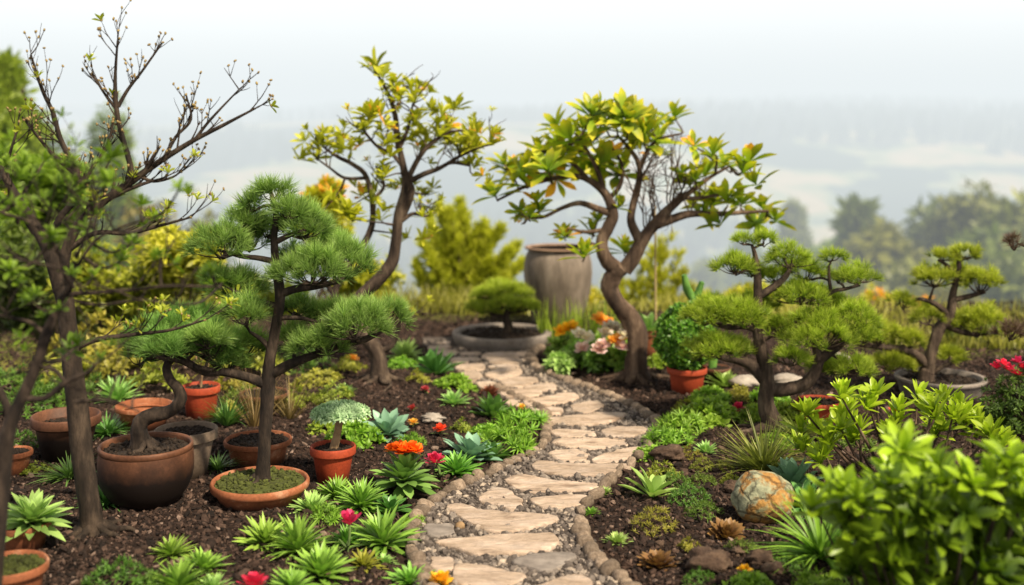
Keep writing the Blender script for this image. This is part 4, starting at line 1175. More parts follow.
sk.limb([(46, 335, 4), (30, 322, 3.4), (12, 318, 2.6), (-12, 312, 2)], Y)
sk.limb([(76, 258, 3), (88, 230, 2.6), (94, 205, 2), (90, 182, 1.2)], Y)
sk.limb([(74, 288, 3, -.1), (60, 270, 2.6, -.15), (30, 262, 2, -.2), (0, 256, 1.4, -.2)], Y)
sk.limb([(75, 402, 3.5), (100, 400, 3), (120, 404, 2), (140, 412, 1.2)], Y)
sk.limb([(64, 380, 3.5), (50, 368, 3), (25, 372, 2), (0, 378, 1.4)], Y)
sk.limb([(72, 300, 3), (100, 305, 2.6), (140, 300, 2), (180, 305, 1.2)], Y)
tips = []
for C, r_ in sk.paths[1:]:
    for k in range(4):
        i = RNG.integers(len(C) // 3, len(C)); dd = np.array([RNG.normal(0, .6), RNG.normal(0, .5), .5])
        grow_twig(sk.mb, C[i], dd, RNG.uniform(.08, .2), .003, tips, 2, .2, 5, 2, .6)
B = []; D = []; S = []
for (px, py, s_) in [(78, 345, 1.1), (80, 205, 1), (30, 180, 1.1), (60, 185, 1), (110, 160, 1.1), (96, 215, .9), (20, 215, 1), (50, 240, .9), (5, 165, 1), (130, 245, .8), (155, 218, .7), (180, 188, .7), (110, 180, .9), (140, 205, .8), (10, 270, .9), (120, 262, .8), (210, 268, .7), (30, 300, .8), (-5, 235, 1), (70, 165, .8), (45, 160, .9), (222, 283, .5), (160, 255, .7)]:
    p = at(px, py, Y + RNG.uniform(-.15, .4)); nb_ = sk.nearest(p)
    C, r_ = smooth_path([nb_[1], (nb_[1] + p) / 2 + np.array([0, 0, -.02]), p], [min(nb_[2], .005), .0035, .0025], 5); tube(sk.mb, C, r_, 5)
    for k in range(2): B.append(p + RNG.normal(0, .02, 3) * (k > 0)); D.append(norm(np.array([RNG.normal(0, .4), RNG.normal(0, .4), 1]))); S.append(s_)
S = np.array(S); lf = MB(); whorls(lf, B, D, 12, .05 * S, .0135 * S, 10, 80, 'obovate', .15, .3, .3)
for p, dd in tips:
    pass
tp = np.array([a for a, b in tips]); td = np.array([b for a, b in tips]); m_ = RNG.random(len(tp)) < .07
whorls(lf, tp[m_], td[m_] + np.array([0, 0, .5]), 7, .035, .011, 10, 75, 'obovate', .15, .3, .3)
M['tree_leaf'] = leaf_mat('tree_leaf', (.055, .115, .01), (.3, .4, .035), trans=.4)
finish_tree(t, sk, M['bark_dark'], [('foliage', lf, M['tree_leaf'])])

THIN[0] = 1.0

# --- brown tufted pine reaching in from beyond the right edge
Y = 4.9; base = np.array([at(1075, 400, Y)[0], Y, 0.0]); base[2] = float(garden_z(base[0], Y))
t = thing('dry_pine', 'pine with dry brown needle tufts reaching in at the right edge', 'pine tree', base)
sk = Skel(); gy = YH + (CAM_H - base[2]) * F / Y
sk.limb([(1075, gy + 2, 9), (1073, 400, 7), (1066, 340, 6), (1062, 280, 5), (1055, 240, 4), (1050, 200, 2)], Y)
sk.limb([(1062, 290, 3), (1045, 262, 2.4), (1030, 248, 1.8), (1018, 244, 1.2)], Y)
sk.limb([(1066, 360, 3), (1045, 345, 2.4), (1030, 336, 1.8), (1016, 332, 1.2)], Y)
nb = MB()
pads(sk, nb, [(1014, 243, 13, 10), (1010, 331, 17, 11), (1040, 325, 16, 12), (1050, 235, 18, 12), (1052, 200, 18, 12)], Y, Ln=.04, per=30, dens=1.5)
finish_tree(t, sk, M['bark'], [('foliage', nb, M['pine_brown'])])


# ------------------------------------------------------------------ shrubs
def bush(name, label, cat, base, centres, mat, wmat, n_leaf=9, L_=.05, wd=.016, per=60, prof='obovate', group=None, stems=True, lo=10, hi=80, jit=.3, seg=4, up=.5):
    """centres: (px,py,rx_px,rz_px,Y) blobs of leaf whorls carried by stems from the base"""
    t = thing(name, label, cat, base, group); lf = MB(); wd_ = MB()
    for q in centres:
        c = at(q[0], q[1], q[4]); rx = q[2] / F * q[4]; rz = q[3] / F * q[4]
        n = int(per * (q[5] if len(q) > 5 else 1)); d_ = norm(RNG.normal(0, 1, (n, 3))); k = RNG.random(n) ** .4
        P = c + d_ * k[:, None] * np.array([rx, rx * .8, rz])
        P = P[P[:, 2] > base[2] + .01]
        if len(P) == 0: continue
        Dn = norm((P - c) / np.array([rx, rx, rz]) * .7 + np.array([0, 0, up]) + RNG.normal(0, .2, P.shape))
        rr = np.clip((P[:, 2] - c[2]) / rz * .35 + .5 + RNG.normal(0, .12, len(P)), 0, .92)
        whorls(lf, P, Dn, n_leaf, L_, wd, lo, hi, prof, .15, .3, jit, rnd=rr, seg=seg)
        if stems:
            C, r_ = smooth_path([base + RNG.normal(0, .02, 3) * [1, 1, 0], (base + c) / 2 + RNG.normal(0, .03, 3), c], [.008, .006, .004], 5); tube(wd_, C, r_, 6)
            for i in range(min(len(P), 16)):
                C, r_ = smooth_path([c + (base - c) * .25, (c + P[i]) / 2, P[i]], [.004, .003, .002], 3); tube(wd_, C, r_, 5)
    lf.build('foliage', mat, t)
    if wd_.V: wd_.build('stems', wmat, t)
    return t


# near glossy shrub in the bottom right corner
b0 = np.array([at(925, 600, 2.85)[0], 2.85, 0.0]); b0[2] = float(garden_z(b0[0], 2.85))
t = thing('glossy_shrub', 'large glossy green shrub with whorled leaves filling the bottom right corner', 'shrub', b0)
lf = MB(); wdm = MB()
Z11 = lambda x, y: (764 + x / 2.6, 360 + y / 2.6)
tops = [(190, 310), (250, 335), (330, 270), (300, 300), (460, 230), (420, 260), (550, 300), (600, 310), (640, 250), (510, 330), (680, 300), (140, 350), (370, 190), (380, 310), (230, 300), (580, 270), (660, 340), (720, 260), (480, 280), (620, 220)]
B = []; D = []; rn = []
for x, y in tops:
    px, py = Z11(x, y + 40)
    for k in range(2):
        p = at(px + RNG.normal(0, 7), py + RNG.normal(0, 5), 2.75 + RNG.uniform(-.12, .25)); B.append(p); D.append(norm(np.array([RNG.normal(0, .35), RNG.normal(0, .35) - .2, 1]))); rn.append(RNG.uniform(.5, .9))
for k in range(160):
    px = RNG.uniform(845, 1060); py = RNG.uniform(492, 650); dep = RNG.uniform(-.15, .45)
    if px < 815 + max(0, (560 - py)) * .0: continue
    p = at(px, py, 2.75 + dep)
    if p[2] < b0[2] + .03: continue
    B.append(p); D.append(norm(np.array([RNG.normal(0, .6), RNG.normal(0, .5) - .35, .6]))); rn.append(RNG.uniform(.0, .35))
B = np.array(B); D = np.array(D); rn = np.array(rn)
whorls(lf, B, D, 12, .084, .027, 10, 78, 'spoon', .15, .4, .3, rnd=rn, seg=6)
for k in RNG.choice(len(B), 70, False):
    m_ = b0 * .4 + B[k] * .6; m_[2] = (b0[2] + B[k][2]) * .5 - .05
    C, r_ = smooth_path([b0 + RNG.normal(0, .03, 3) * [1, 1, 0], m_, B[k]], [.008, .005, .0025], 5); tube(wdm, C, r_, 5)
lf.build('foliage', M['glossy'], t); wdm.build('stems', M['bark'], t)

# young yellow green shrub behind it
b0 = G(905, 505); Yb = b0[1]
t = thing('young_shrub', 'upright shrub with yellow green leaf whorls on reddish stems behind the glossy shrub', 'shrub', b0)
lf = MB(); wdm = MB(); B = []; D = []; rn = []
for x, y, s_ in [(110, 130, 1), (130, 170, .8), (200, 85, 1), (220, 120, .9), (290, 80, 1), (275, 115, .9), (165, 190, .9), (200, 170, .8), (250, 170, .8), (400, 85, 1), (440, 115, 1), (510, 110, 1), (490, 140, 1), (420, 130, .9), (470, 95, .9), (590, 185, .9), (560, 160, .8), (130, 245, .7), (100, 225, .7), (160, 240, .6), (235, 195, .7), (350, 120, .8), (530, 150, .9), (330, 180, .9), (460, 170, .9), (620, 200, .8)]:
    px, py = Z11(x, y + 10); p = at(px, py, Yb + RNG.uniform(-.18, .18))
    m_ = b0 * .5 + p * .5; m_[0] += RNG.normal(0, .03); m_[2] -= .03
    C, r_ = smooth_path([b0 + RNG.normal(0, .03, 3) * [1, 1, 0], m_, p], [.009, .006, .003], 6); tube(wdm, C, r_, 6)
    for k in range(2):
        B.append(p + RNG.normal(0, .02, 3) * (k > 0) + np.array([0, 0, -.02 * k])); D.append(norm(np.array([RNG.normal(0, .35), RNG.normal(0, .35), 1]))); rn.append(RNG.uniform(.4, .9))
whorls(lf, B, D, 12, .08, .023, 6, 62, 'spoon', .05, .4, .25, rnd=np.array(rn), seg=6)
lf.build('foliage', M['glossy_yellow'], t); wdm.build('stems', M['bark_warm'], t)


def plume_shrub(label, base, spikes, mat, Y, L_=.05, dens=1.0, name='feathery_shrub', group=None):
    t = thing(name, label, 'shrub', base, group); lf = MB(); wdm = MB()
    for (px0, py0, px1, py1) in spikes:
        a = at(px0, py0, Y); b = at(px1, py1, Y + RNG.uniform(-.3, .3)); n = int(95 * dens * max(.5, np.linalg.norm(b - a)))
        C, r_ = smooth_path([a, (a + b) / 2 + RNG.normal(0, .03, 3), b], [.012, .007, .003], 6); tube(wdm, C, r_, 5)
        i = RNG.random(n) ** .8; P = a + (b - a) * i[:, None]
        rad = .075 * (1 - i * .7); off = RNG.normal(0, 1, (n, 3)) * rad[:, None] * [1, 1, .4]
        Dn = norm(off * 5 + norm(b - a) * .9 + np.array([0, 0, .4]))
        needles(lf, P + off * .6, Dn, 16, L_ * 1.5, .008, 4, 40, rnd=np.clip(i * .5 + .3 + RNG.normal(0, .1, n), 0, 1))
    lf.build('foliage', mat, t); wdm.build('stems', M['bark'], t); return t


Y = 8.9; bz = float(terrain_z(-.4, Y)); 
plume_shrub('tall feathery yellow green shrub left of the clay jar', np.array([at(460, 300, Y)[0], Y, bz]), [(455 + RNG.uniform(-18, 18), 330, 455 + x, y) for x, y in [(-40, 262), (-34, 240), (-25, 220), (-16, 205), (-5, 212), (5, 200), (12, 218), (22, 228), (30, 222), (38, 236), (46, 228), (54, 250), (62, 246), (68, 262), (-10, 240), (15, 245), (35, 260), (-22, 255), (5, 270), (50, 275)]], M['yellowgreen'], Y, dens=1.9)
plume_shrub('low feathery yellow shrub behind the twisted tree trunk', np.array([at(645, 310, Y)[0], Y, bz]), [(640 + RNG.uniform(-25, 30), 330, 640 + x, y) for x, y in [(-48, 292), (-38, 280), (-28, 290), (-18, 276), (-8, 285), (4, 262), (12, 250), (22, 240), (30, 236), (38, 250), (48, 268), (20, 270), (55, 285), (62, 292), (-15, 295)]], M['yellowgreen'], Y, dens=.6)
# upright reed like leaves round the jar
b0 = G(570, 338); t = thing('grass_clump', 'upright green blades growing in front of the clay jar', 'grass clump', b0)
mb = MB(); n = 130; px = RNG.uniform(538, 622, n); B = np.array([G(p, RNG.uniform(333, 340)) for p in px])
leaves(mb, B, np.stack([RNG.normal(0, .13, n), RNG.normal(0, .1, n), np.ones(n)], 1), RNG.normal(0, 1, (n, 3)), RNG.uniform(.1, .27, n), .014, 'blade', .1, .2)
mb.build('blades', M['grass'], t)

# clipped box ball
bc = PN; base = np.array([bc['x'], bc['Y'], bc['zs']]); t = thing('box_bush', 'round clipped dark green box bush growing in the orange red pot', 'bush', base)
lf = MB(); c = at(686, 336, bc['Y']); n = 900; d_ = norm(RNG.normal(0, 1, (n, 3))); k = .75 + .25 * RNG.random(n)
rx = 31 / F * bc['Y']; rz = 32 / F * bc['Y']
P = c + d_ * k[:, None] * np.array([rx, rx, rz]) * (.9 + .2 * vnoise(d_[:, 0] * 3, d_[:, 2] * 3 + d_[:, 1] * 2, 8))[:, None]
whorls(lf, P, norm(d_ + RNG.normal(0, .3, (n, 3)) + [0, 0, .3]), 8, .03, .014, 10, 80, 'ovate', .15, .2, .3, seg=3)
lf.build('foliage', M['box'], t)
wm = MB(); tube(wm, *smooth_path([base, c], [.02, .015], 5), 8)
for i in range(40): tube(wm, *smooth_path([c - np.array([0, 0, .06]), P[i]], [.006, .003], 4), 5)
wm.build('stems', M['bark'], t)

# pink flowering shrub at right edge
Y = 4.75
b0 = np.array([at(1018, 450, Y)[0], Y, 0]); b0[2] = float(garden_z(b0[0], Y))
t = bush('flowering_shrub', 'dark fine leaved shrub with bright pink flower heads at the right edge', 'shrub', b0, [(1015, 395, 32, 32, Y), (1000, 415, 24, 26, Y), (1035, 400, 30, 40, Y), (1015, 430, 34, 24, Y)], M['back_dark'], M['bark'], 9, .03, .008, 110, 'ovate')


def flower_head(t, p, r, mat, n=22, axis=(0, 0, 1), lo=12, hi=85, name='flower', w=.62, curl=-.1):
    mb = MB(); ax = norm(np.array(axis, float) + RNG.normal(0, .12, 3))
    whorls(mb, [p], [ax], n, r, r * w, lo, hi, 'petal', curl, .15, .22, seg=4)
    return mb.build(name, mat, t)


for px, py in [(1003, 364), (1018, 362), (1010, 370), (1024, 368), (996, 368), (1034, 366), (1016, 374)]:
    flower_head(t, at(px, py, Y + RNG.uniform(-.08, .05)), .034, M['p_pink'], 16)


# ------------------------------------------------------------------ small bedding plants: one of each kind, then copies
PROTO = {}


def proto_rosette(key, name, mat, n, L_, wd, lo, hi, prof, curl, fold, jit=.12, seg=5, layers=1, cat='succulent', lift=.03):
    mb = MB()
    whorls(mb, [[0, 0, lift]], [[0, 0, 1]], n, L_, wd, lo, hi, prof, curl, fold, jit, seg=seg)
    o = mb.build(name, mat); tag(o, 'x', cat); PROTO[key] = [o, False]


def unit_cover(key, name, mat, n, r, h, nl, L_, wd, prof='obovate', cat='ground cover', lo=10, hi=80):
    mb = MB(); rr = np.sqrt(RNG.random(n)); th = RNG.random(n) * 6.28
    P = np.stack([np.cos(th) * rr * r, np.sin(th) * rr * r * .9, h * (1 - rr ** 2) * RNG.uniform(.4, 1.1, n) + .01], 1)
    Dn = norm(np.stack([P[:, 0] / r * .8, P[:, 1] / r * .8, np.ones(n)], 1) + RNG.normal(0, .35, (n, 3)))
    whorls(mb, P, Dn, nl, L_, wd, lo, hi, prof, .15, .3, .3, seg=3)
    o = mb.build(name, mat); tag(o, 'x', cat); PROTO[key] = [o, False]


def unit_grass(key, name, mat, n, L_, wd, spread, cat='grass clump', curl=.5):
    mb = MB(); a = RNG.random(n) * 6.28; rr = RNG.random(n) ** .7
    B = np.stack([np.cos(a) * rr * .12, np.sin(a) * rr * .12, np.zeros(n)], 1)
    el = np.radians(8 + spread * rr) + RNG.normal(0, .1, n)
    D = np.stack([np.cos(a) * np.sin(el), np.sin(a) * np.sin(el), np.cos(el)], 1)
    Up = np.stack([-np.cos(a) * np.cos(el), -np.sin(a) * np.cos(el), np.sin(el)], 1)
    leaves(mb, B, D, Up, L_ * RNG.uniform(.6, 1.1, n), wd, 'blade', curl * RNG.uniform(.3, 1.3, n), .3, seg=6)
    o = mb.build(name, mat); tag(o, 'x', cat); PROTO[key] = [o, False]


# prototypes are about 1 unit wide; each copy is scaled to its measured width
proto_rosette('spiky', 'spiky_rosette', M['ros_green'], 70, .5, .105, 4, 88, 'ovate', .12, .4, .1)
proto_rosette('spiky2', 'spiky_rosette', M['ros_green'], 95, .52, .085, 2, 86, 'ovate', .2, .4, .16, lift=.06)
proto_rosette('spiky_light', 'spiky_rosette', M['ros_light'], 62, .5, .11, 4, 86, 'ovate', .1, .4, .1)
proto_rosette('spiky_yellow', 'spiky_rosette', M['cover_yellow'], 60, .5, .1, 4, 86, 'ovate', .15, .4, .15)
proto_rosette('agave', 'agave', M['ros_light'], 17, .56, .17, 18, 80, 'spoon', .1, .5, .1, 6, cat='agave')
proto_rosette('agave_pot', 'agave', M['ros_light'], 62, .5, .15, 4, 88, 'ovate', .12, .4, .1, 6, cat='agave')
proto_rosette('blue', 'succulent_rosette', M['ros_blue'], 30, .5, .19, 12, 82, 'spoon', .05, .4, .08, 5)
proto_rosette('deep', 'succulent_rosette', M['ros_deep'], 34, .55, .17, 12, 84, 'spoon', .1, .4, .1, 5)
proto_rosette('red', 'succulent_rosette', M['ros_red'], 60, .44, .16, 4, 82, 'spoon', -.1, .35, .15, 5)
unit_cover('cover', 'leafy_clump', M['cover'], 60, .42, .26, 9, .15, .055)
unit_cover('cover2', 'leafy_clump', M['cover'], 46, .42, .3, 12, .17, .035, 'blade')
unit_cover('cover_y', 'leafy_clump', M['cover_yellow'], 70, .42, .32, 8, .11, .035)
unit_cover('mossy', 'mossy_clump', M['cover_moss'], 120, .45, .3, 8, .085, .02, 'blade')
unit_cover('mossy_y', 'mossy_clump', M['cover_yellow'], 110, .42, .42, 7, .085, .018, 'blade')
unit_grass('tuft', 'grass_clump', M['grass_olive'], 230, .7, .04, 50)
unit_grass('tuft_green', 'grass_clump', M['grass'], 150, .9, .06, 62, curl=.6)
unit_grass('tuft_dry', 'grass_clump', M['grass_dry'], 70, 1.2, .018, 35, curl=.35)
unit_grass('tuft_deep', 'grass_clump', M['ros_deep'], 120, .72, .07, 60)


def plant(kind, px, py, wpx, label, group=None, zs=1.0, lift=0.0, pos=None):
    """py = row of the plant's middle; its base sits a little lower"""
    p = G(px, py + wpx * .16) if pos is None else np.array(pos)
    w = wpx * (1.32 if pos is None else 1.1) / F * p[1]; e = PROTO[kind]
    if kind == 'agave_pot' or pos is not None: lift = 0
    if not e[1]: o = e[0]; e[1] = True
    else:
        o = e[0].copy(); COL.objects.link(o)
    o['label'] = label
    if group: o['group'] = group
    elif 'group' in o: del o['group']
    o.location = (p[0], p[1], p[2] - .004 + lift); o.rotation_euler = (RNG.normal(0, .13), RNG.normal(0, .13), RNG.random() * 6.28)
    o.scale = (w * RNG.uniform(.9, 1.1), w * RNG.uniform(.9, 1.1), w * zs * RNG.uniform(.8, 1.2))
    return o


LEFT = 'low plants in the left bed'; RIGHT = 'low plants in the right bed'
for a in [
    # ---- left bed, front
    ('spiky_light', 312, 505, 42, 'bright light green rosette at the rim of the shallow pine pot'),
    ('spiky2', 299, 543, 62, 'tall grassy green rosette left of the pink tulip like flower'),
    ('spiky', 264, 536, 50, 'green spiky rosette below the shallow pine pot'),
    ('spiky', 320, 566, 64, 'large spiky green rosette below the grassy one, left of the pink flower stem'),
    ('spiky2', 292, 584, 46, 'green rosette at the bottom edge right of the corner pink flower'),
    ('spiky2', 360, 501, 48, 'green spiky rosette left of the orange flowered succulent'),
    ('deep', 390, 505, 40, 'dark green succulent in front of the orange flowered one'),
    ('spiky2', 384, 537, 60, 'broad spiky rosette between the pink flower and the path edging'),
    ('spiky_yellow', 364, 560, 40, 'yellow green rosette beside the pink flower stem'),
    ('spiky_light', 384, 559, 26, 'tiny pale rosette right of the yellow green one'),
    ('spiky', 410, 576, 46, 'green rosette against the near left edging stones'),
    ('spiky', 457, 466, 46, 'green spiky rosette behind the pink blossom beside the edging'),
    ('blue', 470, 449, 58, 'large blue green succulent rosette in the left bed near the edging'),
    ('deep', 492, 452, 36, 'dark green rosette touching the blue green succulent'),
    ('blue', 387, 427, 48, 'pale blue green rosette behind the orange flower'),
    ('spiky_light', 454, 399, 32, 'light green rosette alone in the mulch of the left bed'),
    ('deep', 436, 367, 46, 'dark leafy rosette at the far left edge of the path'),
    ('cover', 455, 382, 40, 'light green clump right of the dark far rosette'),
    ('cover_y', 419, 378, 24, 'small yellow green clump near the slender tree'),
    ('spiky_light', 405, 352, 34, 'pale far rosette left of where the path begins'),
    ('deep', 492, 410, 40, 'glossy rosette at the left inside of the path bend'),
    ('red', 489, 392, 22, 'small reddish rosette at the left edge of the path'),
    ('cover2', 518, 420, 56, 'bright leafy clump at the inner bend of the path'),
    ('cover2', 508, 440, 58, 'bright leafy clump just in front of the one at the bend'),
    ('cover', 485, 430, 34, 'small leafy clump behind the blue green succulent'),
    ('cover', 354, 433, 52, 'low leafy mat behind the small red pot'),
    ('cover', 330, 424, 40, 'light leafy patch left of the crested plant'),
    ('cover2', 410, 440, 30, 'leafy sprig behind the orange blossom'),
    ('cover_y', 463, 428, 26, 'yellowish tuft right of the small orange flower'),
    ('cover', 400, 362, 32, 'leafy patch under the slender tree'),
    ('cover_y', 350, 366, 36, 'yellow green patch under the small amber flower behind the pine'),
    ('cover_y', 335, 395, 36, 'yellow green patch right of the dry grass'),
    ('spiky_light', 344, 390, 26, 'small light rosette in the mulch before the slender tree'),
    ('mossy', 245, 397, 46, 'mossy green clump behind the pine pots'),
    ('cover_y', 300, 400, 40, 'yellowish clump between the dark pot and the slender tree'),
    ('cover_y', 318, 378, 46, 'yellow green clump behind the right side of the pine'),
    ('tuft_dry', 255, 420, 40, 'dry straw coloured grass behind the pine trunk'),
    ('tuft_dry', 290, 412, 36, 'dry straw coloured grass right of the pine trunk'),
    ('tuft_deep', 218, 465, 26, 'dark green tuft between the grey pot and the brown pot'),
    ('tuft_deep', 226, 420, 34, 'green tuft between the small orange red pot and the pine'),
    ('cover_y', 228, 412, 30, 'yellow flowering clump beside the small orange red pot'),
    # ---- left bed, far left
    ('mossy', 118, 578, 78, 'feathery moss green mat at the bottom edge below the slim tree'),
    ('spiky2', 172, 550, 40, 'ragged green tuft in the mulch below the bowl pot'),
    ('spiky', 203, 562, 48, 'light green rosette in the mulch left of the pine pot'),
    ('spiky2', 180, 582, 54, 'green rosette at the bottom edge below the bowl pot'),
    ('spiky_light', 214, 584, 36, 'pale rosette at the bottom edge left of the corner pink flower'),
    ('mossy', 150, 586, 50, 'mossy clump at the bottom edge left of the rosettes'),
    ('tuft_deep', 70, 472, 36, 'dark green spiky tuft at the left of the slim trunk'),
    ('tuft_deep', 108, 428, 34, 'dark green tuft between the wide brown pot and the bowl'),
    ('spiky_light', 118, 393, 44, 'pale spiky rosette behind the empty terracotta pot'),
    ('cover_y', 38, 468, 28, 'yellowish sprig behind the potted agave'),
    ('tuft_deep', 105, 500, 30, 'shaded tuft at the right foot of the slim trunk'),
    ('mossy', 30, 400, 60, 'mossy clump behind the wide brown pot at the left edge'),
    ('cover_y', 228, 385, 46, 'yellow green clump right of the small orange red pot'),
    ('cover_y', 160, 380, 60, 'yellow green mass behind the empty terracotta pot'),
    ('mossy', 80, 385, 70, 'green mat at the back of the left bed by the slim trunk'),
    ('cover_y', 60, 372, 80, 'yellow green mat far back between the trunks at the left'),
    ('mossy', 10, 380, 80, 'dark green mat far back at the left edge'),
    ('cover_y', 120, 362, 80, 'yellow green mat far back behind the slim trunk'),
    ('mossy_y', 185, 360, 80, 'yellowish mat far back above the small orange red pot'),
    ('cover_y', 250, 362, 70, 'yellow green mat far back behind the pine trunk'),
    ('mossy', 300, 360, 60, 'green mat far back right of the pine trunk'),
    ('cover_y', 90, 345, 90, 'yellow green patch on the rim of the slope at the left'),
    ('mossy_y', 210, 343, 90, 'yellowish patch on the rim of the slope behind the pine'),
    ('mossy', 20, 440, 40, 'dark mossy patch behind the small pot at the left edge'),
    ('cover2', 325, 515, 34, 'green sprigs between the two front rosettes'),
    ('spiky2', 345, 540, 34, 'small green rosette behind the pink flower stem'),
    ('spiky2', 335, 492, 36, 'green rosette right of the shallow pine pot'),
    ('cover2', 415, 520, 30, 'leafy sprig beside the near left edging'),
    # ---- right bed
    ('cover2', 667, 438, 46, 'bright green clump nearest the kerb stones in the right bed'),
    ('cover2', 684, 425, 48, 'bright green clump behind the nearest one by the kerb'),
    ('cover', 710, 413, 58, 'broad light green mat left of the pink blossom'),
    ('cover_y', 687, 408, 34, 'yellow green tuft behind the bright green clumps'),
    ('cover', 709, 395, 40, 'light green clump in front of the box bush pot'),
    ('spiky_light', 726, 381, 36, 'light rosette right of the box bush pot'),
    ('cover_y', 738, 394, 34, 'yellowish clump left of the pine trunk'),
    ('cover', 755, 414, 34, 'green clump touching the pine trunk on its left'),
    ('cover', 786, 412, 42, 'leafy clump touching the pine trunk on its right'),
    ('spiky_light', 706, 449, 24, 'small bright rosette in the mulch behind the yellow sprigs'),
    ('agave', 652, 487, 58, 'light green agave beside the long kerb stones'),
    ('cover_y', 662, 472, 34, 'yellow sprigs right behind the light green agave'),
    ('mossy', 690, 496, 40, 'soft green tuft right of the agave'),
    ('mossy', 703, 508, 44, 'soft green tuft in the middle of the right bed'),
    ('mossy_y', 655, 523, 48, 'airy yellow green bushy plant below the agave'),
    ('spiky_light', 617, 538, 28, 'small pale rosette beside the round cobbles'),
    ('spiky_light', 604, 491, 18, 'tiny green tuft growing between the kerb stones'),
    ('spiky', 592, 511, 16, 'tiny green tuft at the end of the cobble row'),
    ('red', 725, 530, 42, 'red brown rosette in front of the lichen covered rock'),
    ('red', 659, 560, 40, 'red brown rosette near the bottom right of the cobbles'),
    ('tuft', 765, 464, 56, 'olive spiky grass clump in front of the right pine'),
    ('blue', 794, 480, 54, 'blue green rosette right behind the lichen covered rock'),
    ('deep', 806, 500, 44, 'dark rosette under the blue green one'),
    ('tuft_green', 822, 548, 56, 'arching bright green grass plant right of the lichen covered rock'),
    ('mossy_y', 703, 465, 28, 'yellow brown sprigs in the middle of the right bed'),
    ('mossy_y', 725, 468, 20, 'small yellow sprig left of the olive grass'),
    ('mossy', 703, 479, 28, 'green tuft below the yellow brown sprigs'),
    ('mossy', 790, 562, 40, 'moss tuft in front of the arching grass'),
    ('cover', 750, 583, 50, 'yellow green clump at the bottom edge under the yellow blossom'),
    ('cover2', 818, 584, 56, 'leafy clump at the bottom edge by the glossy shrub'),
    ('cover', 770, 395, 34, 'leafy clump in the shade behind the pine trunk'),
    ('cover', 660, 360, 26, 'small leafy patch behind the right tree roots'),
    ('mossy', 850, 440, 50, 'mossy clump in the shade under the right pine'),
    ('tuft', 800, 432, 40, 'olive tuft right of the pine roots'),
    ('cover', 648, 452, 34, 'small green clump between the bright mats and the kerb stones'),
    ('mossy', 676, 478, 30, 'moss tuft behind the agave to its right'),
    ('cover_y', 735, 480, 26, 'yellow green sprig left of the lichen covered boulder'),
    ('mossy', 745, 545, 34, 'moss tuft in front of the lichen covered boulder'),
    ('cover_y', 690, 545, 26, 'yellow green sprig between the two red brown rosettes'),
    ('cover2', 776, 440, 36, 'green clump at the foot of the right pine'),
    ('mossy', 700, 578, 34, 'moss tuft at the bottom edge beside the jagged brown stone'),
    ('mossy_y', 690, 455, 26, 'sprig of yellow green beside the dark brown stone'),
]:
    kind, px, py, w, lab = a
    zs = 1.0
    plant(kind, px, py, w, lab, None, zs)
# plants that stand in pots
plant('agave_pot', 32, 0, 74, 'pale green many leaved agave in the terracotta pot at the left', pos=(at(32, 500, PG['Y'])[0], PG['Y'], PG['zs'] + .01))
plant('agave', 0, 0, 44, 'small pale agave in the slender pot right of the tree trunk', pos=(PM_['x'], PM_['Y'], PM_['zs']))

# a few extra leaves of no countable kind carpet the far left
# ------------------------------------------------------------------ flowers on stems and flowering succulents
def stem_flower(px, py, foot_py, r_px, mat, label, n=20, foot_px=None, hi=75, leafy=True, lo=10):
    g = G(foot_px or px, foot_py); Yf = g[1]; p = at(px, py, Yf); r = r_px / F * Yf
    t = thing('flower', label, 'flower', g)
    mb = MB(); tube(mb, *smooth_path([g - np.array([0, 0, .01]), (g + p) / 2 + RNG.normal(0, .006, 3), p], [.0045, .004, .005], 6), 7)
    if leafy:
        whorls(mb, [g + np.array([0, 0, .012])], [[0, 0, 1]], 9, max(.03, r * 1.6), .011, 25, 80, 'ovate', .2, .3)
    mb.build('stem', M['stem'], t)
    flower_head(t, p - np.array([0, 0, r * .35]), r * 1.25, mat, n, lo=lo, hi=hi); return t


stem_flower(349, 519, 552, 12, M['p_pink'], 'bright pink flower on an upright stem in the front of the left bed', 18, 347, 55)
stem_flower(435, 458, 478, 10, M['p_pink'], 'pink blossom right of the big orange flower', 26, 440, 90)
stem_flower(254, 580, 600, 14, M['p_pink'], 'pink flower cut by the bottom edge of the picture', 22, None, 80)
stem_flower(440, 427, 436, 6.5, M['p_red'], 'small red orange flower low in the mulch of the left bed', 24, None, 90)
stem_flower(413, 421, 428, 5, M['p_amber'], 'faded orange flower left of the small red orange one', 20, None, 90)
stem_flower(412, 407, 412, 4.5, M['p_dull'], 'dark pink flower in the mulch near the slender tree', 18, None, 90)
stem_flower(425, 388, 393, 4.5, M['p_dull'], 'deep red flower beside the light green rosettes at the far left', 18, None, 90)
stem_flower(441, 577, 592, 11, M['p_yellow'], 'yellow flower at the near end of the path', 30, None, 90)
stem_flower(738, 406, 420, 7.5, M['p_pink'], 'pink blossom among the green mats left of the right pine', 22, None, 80)
stem_flower(745, 568, 580, 7, M['p_yellow'], 'small yellow blossom at the bottom of the right bed', 24, None, 90)
stem_flower(353, 357, 364, 6, M['p_amber'], 'small amber flower far behind the pine on the left', 20, None, 90)
stem_flower(522, 406, 418, 5, M['p_amber'], 'tiny amber flower on the leafy clump at the path bend', 16, None, 90, False)
stem_flower(895, 409, 440, 6, M['p_red'], 'red flower half hidden behind the yellow green shrub', 18, None, 90)
stem_flower(717, 299, 330, 5, M['p_blush'], 'pale pink flower behind the box bush', 18, None, 90)

